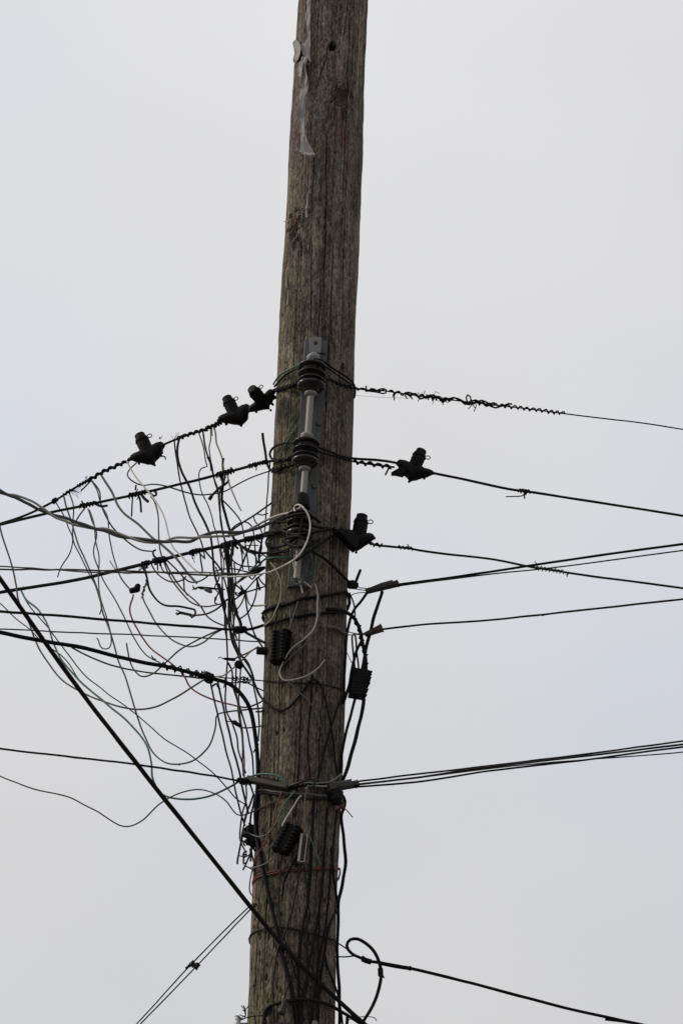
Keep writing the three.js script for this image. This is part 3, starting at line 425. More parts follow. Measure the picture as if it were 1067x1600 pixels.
// the bundle that hangs down the left side
const BL = 'thin dark wire in the dense bundle hanging beside the pole';
[[[357, 848, 357, 880, 358, 920, 358, 950, 360, 990, 364, 1006, 372, 1022, 378, 1036, 388, 1051, 397, 1067, 407, 1088, 424, 1104, 438.5, 1110.5, 453, 1104, 468, 1087, 484, 1064], 1.9, black, 'stout black wire leaving the bundle in a wide U across the front of the pole'],
  [[351, 848, 355, 880, 361, 910, 363, 940, 370, 960, 376, 974, 377, 986], 2.5, black, 'thickest black wire inside the bundle, ending at the clamped cable'],
  [[345, 850, 346, 880, 348, 905, 347, 925, 352, 945], 1.2, dark, BL], [[363, 846, 362, 880, 364, 910, 367, 950, 365, 985, 367, 1000, 375, 1020, 388, 1035, 393, 1050, 396, 1070, 400, 1090, 404, 1110, 405, 1130, 404, 1158], 1.3, dark, 'dark wire that leaves the bundle to run down tight against the pole edge'],
  [[343, 912, 350, 945, 353, 970, 354, 1000, 355, 1030, 354, 1060, 352, 1090, 355, 1115, 363, 1130, 370, 1150, 372, 1170, 380, 1195, 384, 1208], 1.3, dark, BL], [[338, 906, 347, 930, 353, 945, 351, 955, 353, 985, 355, 1000], 1.5, black, BL],
  [[373, 984, 374, 1010, 376, 1040, 375, 1065, 373, 1090, 375, 1110, 378, 1140, 380, 1165, 382, 1190, 382, 1212, 385, 1235, 384.7, 1250, 378.5, 1272, 375, 1310, 378.5, 1321, 384, 1332], 1.25, brown, 'brownish wire at the right of the bundle, hanging lowest to a curl beside the pole'],
  [[369, 1038, 368, 1070, 370, 1090, 373, 1105], 1.3, dark, BL], [[357, 1036, 363, 1050, 364, 1070, 370, 1090, 376, 1110, 385, 1140, 390, 1165, 395, 1185, 396, 1210], 1.5, black, 'dark knobbly wire slanting under the thick bend toward the grey clamp'],
  [[328, 1064, 335, 1095, 340, 1115, 348, 1150, 355, 1180, 362, 1205, 366, 1225, 369.5, 1242, 376, 1269, 383, 1290], 1.4, dark, 'left of the two straight wires hanging from the taped cable joint'], [[340, 1064, 348, 1100, 355, 1130, 362, 1160, 370, 1190, 375, 1210, 378, 1225, 383, 1248, 388, 1270], 1.6, black, 'right of the two straight wires hanging from the taped cable joint'],
  [[360, 870, 364, 900, 362, 930, 364, 960, 366, 985], 1.3, brown, 'maroon tinted wire in the middle of the bundle'], [[354, 866, 358, 890, 360, 915, 366, 940, 372, 958], 1.2, dark, BL], [[349, 900, 356, 925, 360, 948, 362, 975, 371, 1000], 1.2, dark, BL], [[366, 880, 368, 910, 362, 940, 358, 965, 359, 985], 1.2, dark, BL], [[358, 978, 366, 1000, 373, 1018, 380, 1028, 390, 1043, 397, 1063], 1.7, black, BL],
  [[362, 862, 357, 900, 361, 950, 358, 978], 1.5, black, BL], [[345, 858, 350, 878, 349, 896], 1, maroon, 'short maroon strand fraying down from the third line'], [[352, 1060, 350, 1075], 1, dark, BL], [[396, 1176, 400, 1168, 404, 1162], 1.2, dark, 'short spur joining the thick bend to the knobbly wire'], [[390, 1222, 395, 1236, 398, 1245], 1.5, black, 'short wire under the grey clamp at the pole edge'],
  [[372, 1105, 374, 1125, 378, 1150, 379, 1185, 380, 1212], 1.2, dark, BL], [[337, 886, 342, 905, 336, 918, 345, 930], 1.1, dark, BL], [[375, 850, 378, 870, 380, 890], 1.1, dark, BL]]
  .forEach(([p, r, m, l], i) => tail(l, m, r, p, { dz: ((i * 7) % 11 - 5) * 0.006, group: 'hanging bundle left of the pole' }));

// loose ends and loops between the third line and the thick cable
tail('red-brown wire leaving the small black plug and sweeping far under to the pole', red, 1.35, [209, 929, 203, 950, 207, 968, 220.5, 992, 234, 1010, 255, 1028, 268, 1037, 287, 1054, 297, 1073, 310, 1083, 336, 1094, 363, 1101, 384, 1105, 399.5, 1101, 411, 1095], { dz: 0.01 });
tail('grey-green wire under the third line bowing back up to the clamped black cable', sage, 1.3, [226, 884, 230, 905, 223, 929, 231, 950, 244, 973, 262, 994, 278, 1005, 300, 1010, 318, 1004, 334, 991, 352, 981], { wrap: [[224, 230, 3, 2.4, 0.9, teal]] });
tail('short pale wire dipping between two points of the third line', pale, 1.1, [172, 876, 184, 892, 199.5, 896, 215, 893, 224, 886, 228, 876]);
tail('black wire with a square bend ending in a twisted frayed joint', black, 1.7, [222, 882, 229, 898, 234, 921, 247, 939, 260, 946, 280, 947.5, 298, 951, 305, 953, 305, 960, 300, 965, 297, 961], { fray: [[284, 958, 6, 8, 0.9, 180]], stub: [[[281, 957, 290, 959, 299, 961], 2.3]] });
tail('brown tail continuing from the twisted frayed joint up into the bundle', brown, 1.6, [299, 961, 310, 961, 323, 959.5, 340, 951, 349, 943, 356, 936]);
tail('dark slack wire under the third line ending in a little curl', dark, 1.25, [236, 879, 243, 892, 253, 902, 267.6, 909, 278, 908.5, 289, 904, 291, 900]);
tail('short dark hook from the ragged tie to the twin drop wire', dark, 1.2, [251, 881, 253, 889, 258.6, 895, 266, 898]);
tail('dark wire crossing the twin drop wire to the cut end of the stout grey-green wire', dark, 1.25, [257.5, 872, 267.6, 882, 280, 894.5, 288, 903.5, 297, 909, 307, 909.5, 318, 905, 330, 896]);
tail('brown wire running down-right from the ragged tie into the bundle', brown, 1.35, [256, 873, 262, 885.5, 271, 901, 282, 917, 293.5, 929, 303, 937, 315, 949, 323, 962, 336, 972, 354, 980], { dz: -0.015 });
tail('thin brown wire rising from the brown one to the curl under the twin drop wire', brown, 1.2, [285, 899, 287, 908, 288, 921.5, 293, 930]);
tail('short loose dark wire left of the thick drop, just under the third line', dark, 1.2, [306, 857, 312, 864, 320.4, 873]);
tail('short straight dark wire from the third line to the twin drop wire', dark, 1.3, [312, 859, 314, 875, 316.5, 893]);
tail('dark wire slanting from the third line to the bundle at the twin drop wire', dark, 1.5, [319, 859, 330, 872, 337.5, 880, 348, 894]);
tail('thin hooked wire with a small bead left of the bundle', dark, 1.1, [345, 918, 341, 928, 337, 936, 335.5, 942, 341, 944, 349, 943], { stub: [[[337.5, 933, 336.5, 938], 1.9]] });
tail('grey wire looping under the thick cable and rising to the clamped black cable', grey, 1.3, [198, 1005, 200, 1017, 208, 1044, 221, 1057, 237, 1054, 252, 1041, 279, 1017.5, 305, 1002, 330, 990, 352, 981], { dz: 0.03 });
tail('brown wire from the small black cup up to the box at the pole edge', brown, 1.4, [366, 1030, 372, 1026, 385, 1021, 404, 1011]);
tail('beige wire from the taped joint through the small black cup to the box', beige, 1.3, [330, 1057, 350, 1055, 362, 1046, 373, 1036, 382, 1028, 390, 1020, 404, 1010], { dz: 0.02 });
tail('black tail from the clamped cable down to the pole edge', black, 2, [381, 986, 390, 991, 400, 997, 413, 1004]);
tail('thin black tie wire with looped splice, strung level round the pole', black, 1, [342, 1058, 360, 1060, 380, 1062, 395, 1063, 410, 1064, 430, 1065.5, 470, 1067, 500, 1069, 520, 1073, 538, 1079], { wrap: [[364, 392, 5, 3.4, 1]], stub: [[[352, 1066, 368, 1067, 384, 1066, 398, 1073, 411, 1079], 1.1], [[376, 1060, 381, 1057, 386, 1061, 391, 1064, 388, 1067, 380, 1067], 1.1]] });
tail('dark wire entering the pole from the small plug beside the thick bend', dark, 1.2, [374, 1136, 382, 1137.5, 395, 1137, 411, 1134]);
tail('very short pointed stub on the pole edge under the bowed grey wire', black, 1.6, [400, 1112, 406, 1112, 412, 1111]);

// ---- wires around the insulators
w(T, 'green tie wire arching over the top insulator from both edges of the pole', green, 1.4, [427, 601, 431, 594, 438.5, 585, 460, 573, 482, 563.5, 492, 561], { rack: 1, cat: 'wire', lift: 0.004 });
w(T, 'black right half of the tie over the top insulator', black, 1.6, [490, 561, 502, 563.5, 516.5, 573, 536, 586, 552, 599, 555, 610, 553, 622], { rack: 1, cat: 'wire', lift: 0.004 });
w(T, 'black wire from the pole edge behind the top insulator collar', black, 1.7, [429, 604, 438, 593, 448, 584, 462, 577, 472, 574], { rack: 1, cat: 'wire' });
w(T, 'twisted black tie at the lower groove of the top insulator, left side', black, 1.8, [426, 612, 438.5, 608, 452, 605, 463, 599, 474, 592], { rack: 1, cat: 'wire', wrap: [[432, 466, 6, 2.6, 1.3]] });
w(T, 'twisted black tie at the lower groove of the top insulator, right side', black, 1.6, [502, 590, 515, 594, 531, 601, 550.6, 606, 562, 608], { rack: 1, cat: 'wire', wrap: [[512, 548, 5, 2.4, 1.2]] });
w(T, 'black wire wound round the waist of the top insulator', black, 1.5, [466, 592, 478, 595, 490, 596, 503, 593], { cat: 'wire', rack: 1, lift: 0.012 });
w(T, 'black wire looping back from the left edge of the pole to the middle insulator', soot, 2, [436, 721, 427, 719, 422, 710, 428, 699, 443, 692.5, 463, 691], { rack: 1, cat: 'wire', lift: 0.003 });
w(T, 'twisted black tie leaving the middle insulator to the right splice case', black, 1.7, [443, 720, 455, 713, 466, 706, 485, 701, 502, 707, 526, 714, 555, 721.7, 587, 726.6, 616, 730], { z: rightBack, rack: 1, cat: 'wire', wrap: [[552, 612, 4.5, 3, 1.7]], stub: [[[608, 729, 605, 736, 602, 742], 1.5]] });
w(T, 'twisted black tie hanging below the left side of the middle insulator', black, 1.8, [424, 735, 436, 731.5, 448, 728, 458, 725, 466, 720], { rack: 1, cat: 'wire', wrap: [[424, 460, 6, 2.8, 1.4]] });
w(T, 'thick black stub standing upright left of the pole by the middle insulator', black, 2, [410.5, 677, 412, 690, 414.5, 704, 418, 724, 423, 734, 431, 736.5, 440, 734], { cat: 'wire' });
w(T, 'upper thin green wire slanting down behind the rod below the top insulator', teal, 0.8, [482, 628, 460, 658, 443, 695, 438, 712], { cat: 'wire', lift: 0.004 });
w(T, 'lower thin green wire slanting down behind the rod below the top insulator', teal, 0.8, [480, 643, 453, 683, 441, 706], { cat: 'wire', lift: 0.004 });
[['uppermost black wrapping of the lowest insulator, left side', 2.6, [414, 833, 425, 831, 438, 829, 450, 825, 462, 822], 0.002], ['straight black lead from the lowest insulator to the right splice', 2, [432, 815, 450, 816, 473, 818, 501.5, 824, 527, 829, 546, 838], 0.002], ['long black lead winding from the left edge under the lowest insulator to the right', 2.4, [416, 848, 421, 853, 431, 855, 450.5, 850, 460, 842, 479, 835.6, 501.5, 829, 522, 826], 0.004], ['thin black lead hooked up in front of the lowest insulator', 1.5, [392, 860, 409, 864, 431, 863, 454, 856, 463, 846, 468, 833, 471.5, 820, 472, 806], 0.02], ['black lead slanting down-left beneath the lowest insulator', 2.2, [527, 833, 508, 845, 489, 858, 473, 868, 462, 876], 0.004], ['black lead slanting down-right from the rack to the ball connector', 2.3, [488, 862, 500, 869, 511, 877, 530, 894.5, 546, 910], 0.004], ['black loop bulging at the left edge below the third line', 1.8, [420, 838, 416, 846, 420, 858, 436, 862, 452, 861], 0.003], ['black lead looped tight round the top of the lowest insulator', 2.4, [440, 812, 455, 806, 470, 803, 486, 806, 500, 816], 0.03], ['black lead sagging across the waist of the lowest insulator', 2.6, [430, 824, 446, 832, 466, 836, 486, 832, 508, 828], 0.028], ['dark lead bunched under the lowest insulator', 2.8, [442, 846, 456, 852, 472, 854, 488, 850, 500, 842], 0.02], ['brown stiff lead poking left of the lowest insulator', 2, [446, 842, 456, 839, 466, 838, 476, 842], 0.034], ['short black lead across the lower part of the lowest insulator', 1.8, [448, 838, 462, 838, 478, 841, 490, 846], 0.03]]
  .forEach(([l, r, p, k], i) => w(T, l, i % 2 ? tar : black, r, p, { rack: 1, cat: 'wire', lift: k, dz: 0.002 * i, group: 'wrappings at the lowest insulator' }));
w(T, 'bare pale wire stretched from the lowest insulator down-right to the splice case', grey, 1, [485.6, 796.6, 501.5, 807, 525, 823.6], { cat: 'wire', lift: 0.02 });

// ---- wires lying on the pole between the rack and the low clamps
const onPole = (label, m, r, p, o = {}) => w(W, label, m, r, p, { cat: 'wire', ...o });
onPole('wide black band of wire round the pole just below the rack', black, 2.6, [410, 960, 416, 953, 424, 949, 453, 943, 472.6, 935, 502, 932, 541, 925], { behind: true });
onPole('grey edge wire beside the wide black band at the left of the pole', grey, 1.1, [416, 965, 411, 959, 413, 953, 424, 946, 445, 941], { lift: 0.004 });
onPole('beige wire bowing down the left of the pole from the rack to the black cable', beige, 1.15, [422.7, 878.6, 431, 890, 438.6, 907, 439, 928, 433, 950, 425, 968, 413, 978], { lift: 0.01 });
onPole('upper pale wire of the loop dangling on the pole face, tip curling up right', pale, 1.15, [492, 912, 496, 930, 496, 950, 495, 966, 489, 985, 473, 1000, 456, 1013, 444, 1031, 438, 1044, 438, 1056, 444, 1062.5, 456, 1062, 474, 1058, 492.5, 1048.5, 502, 1039, 507, 1031], { lift: 0.018 });
onPole('lower green-grey strand paralleling the pale dangling loop', sage, 1.05, [498, 928, 501, 950, 496, 969, 488, 989, 475.5, 1008, 458, 1023, 444, 1037.5, 438, 1046], { lift: 0.012 });
onPole('grey wire with a hooked tip trailing down the middle of the pole', grey, 1.1, [440, 1058, 451, 1066, 465, 1079, 485, 1099, 497, 1125.6, 507, 1152, 506, 1165, 501.5, 1165.5, 500, 1162], { lift: 0.006 });
onPole('straight black wire down the middle of the pole to the low clamps', black, 1.7, [488, 1056, 485, 1104, 481, 1152, 483.6, 1216], { lift: 0.003 });
onPole('black wire slanting down-right on the pole from the level tie', black, 1.5, [487, 1060, 497, 1065, 504, 1076, 511.6, 1108, 519, 1145, 526, 1208], { lift: 0.005 });
onPole('black wire slanting down-left on the pole, crossing the other slanting one', black, 1.9, [537, 1086, 528, 1105, 516, 1140, 507, 1169, 497, 1215], { lift: 0.007 });
onPole('green strand dropping from the rack into the knot of loops', teal, 1.2, [493, 858, 494, 877, 489, 893, 479, 902.5, 470, 908], { lift: 0.02 });
onPole('second green strand beside it on the rack', sage, 1, [485, 858, 489, 878, 483, 894, 474, 903], { lift: 0.018 });
onPole('pair end of pale wire pointing down from the knot of loops', pale, 1.3, [463, 860, 459, 876, 462, 893, 467, 906, 473, 927], { lift: 0.03 });
onPole('pale wire end pointing down-right from the knot of loops', pale, 1.3, [466, 868, 465, 888, 469, 904, 478, 911, 487, 918], { lift: 0.03 });
onPole('coiled green-grey knot of wire below the rack', sage, 1.5, [456, 908, 457, 902, 463, 898, 471, 900, 474, 906, 470, 912, 462, 912, 457, 907, 460, 900, 468, 901, 472, 907, 466, 914, 459, 912], { lift: 0.032 });
onPole('grey wire hanging below the black band, left of two', grey, 1.2, [453, 948, 454, 967, 457.5, 997], { lift: 0.004 });
onPole('grey wire hanging below the black band, right of two, bent inward', grey, 1.2, [466, 940, 462, 952, 458, 965, 453, 983], { lift: 0.006 });
onPole('dark thin wire above the left ribbed block', black, 1.3, [434, 950, 432, 966, 430, 984], { lift: 0.002 });
w('lead_cable', 'grey sheathed cable stub on the right of the pole above the rusty clamp', grey, 2.6, [511, 980, 520, 980.5, 528, 984, 534, 989, 541, 990], { lift: 0.002 });

// ---- right edge of the pole
w(C, 'black cable from the long flat clamp crossing down along the right edge of the pole', black, 2.2, [574, 925, 564, 940, 555, 951, 548.5, 964, 543, 985, 540, 1010, 538.7, 1040, 537, 1075, 536, 1100], { z: 0.04 });
w(C, 'black cable dropping straight from the long flat clamp to the hanging ribbed block', black, 2.6, [597, 924, 586.6, 956, 579, 985, 573.5, 1006, 569.5, 1024, 565.6, 1050], { z: 0.05 });
w(C, 'taped black cable arching off the pole to the hanging ribbed block', black, 2.9, [510, 952, 530, 953, 542, 957, 551, 963, 558, 974.5, 563, 989, 565.6, 1004.7, 569.5, 1021.7, 571.5, 1050], { z: 0.03, wrap: [[552, 572, 7, 3.4, 1.2]] });
w(C, 'black cable curving from the rusty clamp past the left of the hanging ribbed block', black, 2.3, [566, 998, 556.4, 1019, 552.5, 1033.5, 549, 1050.6, 546, 1070, 540.7, 1086, 537, 1096], { z: 0.06 });
w(W, 'narrow upturned wire loop above the hanging ribbed block', black, 1.4, [554, 1046, 552, 1022, 550, 1001, 550.5, 992, 552.5, 989, 554.5, 992, 556, 998, 558, 1022, 560, 1048], { z: 0.05 });
w(W, 'very thin straight wire from the pole edge to the upturned loop', dark, 0.6, [539, 1014, 551, 1038], { z: 0.03 });
w(W, 'thin black wire hanging from the ball connector to the arching cable', black, 1.2, [546, 926, 552.5, 943, 555, 959, 554.5, 968], { z: 0.045 });
[['upper thin steel tie from the ball connector to the long clamp', [555, 914, 560, 918, 571, 919.5, 580, 920]], ['middle thin steel tie from the ball connector to the long clamp', [553, 920, 562, 922, 574, 923]], ['lower thin steel tie bending from the pole to the long clamp', [547, 933, 551, 929, 557, 927, 572, 926]], ['upper thin steel tie from the pole to the rusty clamp', [538, 985, 548, 989, 560, 990.5, 574, 991]], ['lower thin steel tie from the pole to the rusty clamp', [536, 991.5, 548, 992.5, 560, 992, 574, 992]]].forEach(([l, p]) => w(T, l, dullSteel, 0.8, p, { z: 0.035, cat: 'wire' }));
w(C, 'left of the two black cables running down from the hanging ribbed block', black, 2.2, [556, 1088, 554, 1093, 548, 1118, 538, 1157, 534, 1180, 531, 1210], { z: 0.045 });
w(C, 'right of the two black cables running down from the hanging ribbed block', black, 2.8, [567, 1088, 567.6, 1094, 563, 1123, 550.6, 1172, 538, 1213, 531, 1228], { z: 0.05 });
w(C, 'black cable running down the right edge of the pole below the copper ring', black, 2.5, [535, 1243, 538.5, 1252, 537, 1262, 533.6, 1272, 534.5, 1290, 537, 1313, 539.5, 1349, 535, 1380, 529, 1408, 528.5, 1446, 527, 1498, 530, 1549, 531, 1610, 532, 1680], { z: 0.02 });
w(W, 'thin loose tail sticking out right below the copper ring', grey, 0.8, [537, 1262, 543, 1268, 551, 1277], { z: 0.03 });
onPole('black wire joining the right edge cable from the pole face', black, 1.8, [517, 1325, 520, 1352, 523, 1385, 528, 1414], { lift: 0.003 });
onPole('black wire leaving the right edge cable and running down the pole face', black, 2, [527, 1421, 520, 1432, 514, 1446, 508, 1480, 503, 1515, 499, 1549, 496, 1610], { lift: 0.004 });
onPole('black wire slanting out to the right edge near the bottom', black, 1.6, [507, 1490, 511, 1510, 524.6, 1544, 532, 1577, 536, 1610], { lift: 0.003 });

// ---- low clamps and below
onPole('grey-green binder wire across the pole between the low clamps, its tip sticking up right', mat(0.16, 0.175, 0.16, 0.5), 1.1, [449, 1228, 465, 1222.6, 480.5, 1222.6, 494, 1224, 512, 1222.6, 519, 1220, 534.5, 1208.6], { lift: 0.012 });
onPole('dark binder wire humped between the low clamps', dark, 1.4, [447, 1232, 462, 1226, 476, 1220.5, 483, 1217.6, 492, 1220.5, 491, 1227, 481, 1230], { lift: 0.014 });
onPole('grey binder wire running right under the dark clamp', pale, 1.2, [476, 1232, 490, 1228, 504, 1229, 516, 1227, 526, 1224], { lift: 0.01 });
onPole('black binder wire twisted along the low clamps', black, 1.7, [440, 1234, 458, 1230, 474, 1228, 490, 1225, 505, 1226, 524, 1228], { lift: 0.006, wrap: [[452, 500, 6, 2.8, 1.1]] });
onPole('grey ring wire round the pole just below the low clamps', mat(0.11, 0.1, 0.095, 0.6), 1.3, [399, 1237, 410, 1234, 425, 1236, 440, 1238, 462, 1240, 484, 1241, 498.5, 1243, 516, 1243, 533, 1241], { lift: 0.002, behind: true });
onPole('dark ring wire doubled under the grey ring', dark, 1.5, [400, 1241, 412, 1239, 440, 1242, 470, 1246, 500, 1248, 532, 1246], { behind: true });
onPole('grey-green wire falling from the low clamps past the silver channel', sage, 1.15, [482, 1226, 478, 1240.6, 476.6, 1257.5, 477, 1285.6, 483, 1305, 490.6, 1324, 501, 1352], { lift: 0.018 });
onPole('short bright wire slanting left under the low clamps', white, 1.1, [471, 1243, 467, 1246, 462.5, 1253, 447, 1279, 441, 1291], { lift: 0.014 });
onPole('deep green wire dropping to the tilted ribbed block', green, 1.3, [459, 1236, 452, 1246, 449, 1256, 446, 1264, 444, 1282, 441, 1308, 439.6, 1321], { lift: 0.012 });
onPole('grey-green wire bowing left from the low clamps to the black lump at the pole edge', sage, 1.1, [462, 1236, 448, 1250, 441, 1260, 435, 1277, 425, 1296, 415, 1305, 405, 1308, 393.5, 1304, 384.5, 1300], { lift: 0.016, z: 0.06 });
onPole('grey-green wire curving left from the foot of the tilted ribbed block', sage, 1.1, [437, 1331, 425, 1343, 410, 1352, 397, 1355.6, 392, 1355], { lift: 0.012, z: 0.05 });
onPole('red wire wandering down-left from the grey clamp over the pole edge', red, 1.05, [441, 1236, 432, 1260, 425, 1291.5, 418, 1309.5, 407, 1327.5, 399, 1343, 394.6, 1359, 391, 1378, 391, 1393, 396, 1402], { lift: 0.008, z: 0.05 });
onPole('pinkish bare wire above the silver channel', copper, 1.1, [483, 1258, 481, 1267, 477, 1278, 470, 1297], { lift: 0.008 });
onPole('red ring of wire round the pole, upper turn', red, 1.25, [397, 1373, 404, 1367, 420, 1363, 442.6, 1359, 473, 1356.5, 505, 1356.5, 531, 1357], { behind: true });
onPole('red ring of wire round the pole, lower turn', red, 1.15, [397, 1376, 404, 1370.5, 420, 1366.5, 442.6, 1361.5, 473, 1359, 505, 1358.5, 531, 1359], { behind: true });
onPole('dark ring wire low on the pole leading to the cable loop', dark, 1.5, [392.5, 1460, 396, 1456, 404, 1453, 427, 1449, 450, 1450.5, 473, 1455, 499, 1462, 521, 1469], { behind: true });
onPole('grey-black wire from the silver channel bowing left down the pole', dark, 1.5, [469, 1350, 464, 1385, 455, 1426, 442.6, 1464, 435, 1482, 430, 1510, 427, 1549, 428, 1612], { lift: 0.008 });
onPole('thin dark wire straight down below the tilted ribbed block', dark, 1.2, [441, 1334, 438, 1357, 436.5, 1385, 436, 1426, 439, 1469, 442.6, 1498, 453, 1544, 461, 1612], { lift: 0.005 });
onPole('thin dark wire straight down below the silver channel', dark, 1.1, [474, 1348, 478, 1385, 480, 1446, 480, 1498, 483.6, 1549, 488, 1612], { lift: 0.004 });
[[[491, 1246, 488, 1290, 486, 1340, 482, 1400, 470, 1470, 466, 1540, 470, 1612], 2.2, 'broad black cable down the middle of the pole below the low clamps'], [[512, 1262, 508, 1310, 504, 1380, 494, 1450, 482, 1510, 474, 1560, 470, 1612], 1.9, 'black cable slanting left down the pole from the copper ring'], [[526, 1266, 521, 1320, 515, 1390, 508, 1450, 500, 1490, 492, 1550, 486, 1612], 1.7, 'black cable curving down right of the broad middle cable'], [[470, 1330, 456, 1352, 444, 1376, 441, 1400], 2, 'black cable slanting from behind the tilted ribbed block'], [[444, 1464, 455, 1500, 464, 1530, 478, 1560, 486, 1612], 1.1, 'thin wire leaving the crossing of the grey-black bow'], [[464, 1500, 454, 1530, 446, 1556, 440, 1574], 1, 'thin wire slanting left to the hanging bolt'], [[505, 1360, 500, 1420, 497, 1500, 497, 1560, 495, 1612], 1.3, 'thin black wire nearest the right of the lower pole face']]
  .forEach(([p, r, l], i) => onPole(l, i % 3 ? tar : black, r, p, { lift: 0.002 + i * 0.0015 }));
w(C, 'thick cable ring swinging round the pole at the bottom edge and off to the right', soot, 2.5, [406, 1612, 412, 1596, 413, 1584, 419.5, 1574.6, 430, 1569, 442.6, 1565.6, 468, 1562, 494, 1564, 519.5, 1572, 535, 1582, 560.5, 1598, 590, 1620], { lift: 0.006 });
w(C, 'inner turn of the cable coil at the bottom left of the pole', soot, 2, [416, 1604, 414, 1588, 419, 1579, 428, 1575], { lift: 0.004 });
w(W, 'ragged wire ends sticking out left at the bottom of the pole', dark, 1, [430, 1580, 410, 1586, 392, 1588, 376, 1594], { z: 0.03, fray: [[384, 1588, 5, 16, 0.8, 130], [378, 1592, 2, 12, 0.8, 90]] });
w(W, 'thin bent wire tip curling right of the cables at the bottom', grey, 0.7, [540, 1596, 555, 1590, 575, 1588, 586, 1590, 588, 1595], { z: 0.03 });
w(W, 'short black tail beside the right edge cable at the bottom', black, 2.4, [543, 1586, 542, 1600, 540, 1616], { z: 0.03 });

// dangling bits at the left edge below the grey clamp
[['loose tail hanging furthest left below the black lump', [380, 1300, 377, 1316, 371, 1350], 1.5, dark], ['straight loose tail slanting down-left below the black lump', [395, 1322, 392, 1332.5, 386, 1346, 379.6, 1359.5], 1.4, brown], ['little curl of copper wire below the black lump', [386, 1330, 381, 1333, 380, 1338, 384, 1340, 386, 1336, 383, 1333, 380, 1344, 380.7, 1350, 384, 1348], 1.6, brown], ['short cross wire through the copper curl', [374.6, 1337, 383, 1339, 392, 1333], 0.9, dark], ['thin wire from the curl to the pole edge', [383, 1353, 394, 1359, 398, 1366], 1, dark], ['twisted pair of black leads above the black lump, left', [397, 1240, 392, 1254, 386, 1268, 382, 1285], 1.5, black], ['twisted pair of black leads above the black lump, right', [399, 1242, 396, 1256, 392, 1272, 391, 1292], 1.5, black], ['black lead at the pole edge behind the lump', [402, 1244, 399, 1262, 398, 1280, 399, 1300, 396, 1316], 2, black], ['grey curl across the black lump', [378, 1312, 384, 1316, 392, 1311, 399, 1314], 1.1, grey], ['dark lead from the lump down the pole edge', [392, 1316, 394, 1336, 397, 1352, 399, 1372], 1.3, dark], ['thin wire loop hugging the left of the lump', [386, 1268, 381, 1290, 378, 1310, 383, 1322], 1.2, dark], ['short tail under the lump at the pole edge', [391, 1326, 392, 1346], 1.4, dark]]
  .forEach(([l, p, r, m], i) => w(W, l, m, r, p, { z: 0.02 + (i % 4) * 0.008, group: 'loose ends at the lower left edge of the pole' }));
console.log('wires done');
// ---------------------------------------------------------------- hardware
const lathe = (p, seg = 28) => new THREE.LatheGeometry(p.map(([r, y]) => new THREE.Vector2(Math.max(0.00005, r * M), y * M)), seg);
const px = (...a) => a.map(v => v * M);
function rbox(wd, h, d, rad = 1, seg = 2) { return new RoundedBoxGeometry(wd * M, h * M, d * M, seg, Math.min(rad, wd / 2.1, h / 2.1, d / 2.1) * M); }
function plate(shape, depth, bevel = 0.5) { const g = new THREE.ExtrudeGeometry(shape, { depth: depth * M, bevelEnabled: true, bevelSize: bevel * M, bevelThickness: bevel * M, bevelSegments: 2, bevelOffset: -bevel * M, curveSegments: 14 }); return g; }
function poly(flat, k = M) { const s = new THREE.Shape(); s.moveTo(flat[0] * k, flat[1] * k); for (let i = 2; i < flat.length; i += 2) s.lineTo(flat[i] * k, flat[i + 1] * k); s.closePath(); return s; }
function place(parent, name, geo, m, [x, y, z] = [0, 0, 0], [a, b, c] = [0, 0, 0]) { const o = part(parent, name, geo, m); o.position.set(x * M, y * M, z * M); o.rotation.set(a, b, c); return o; }

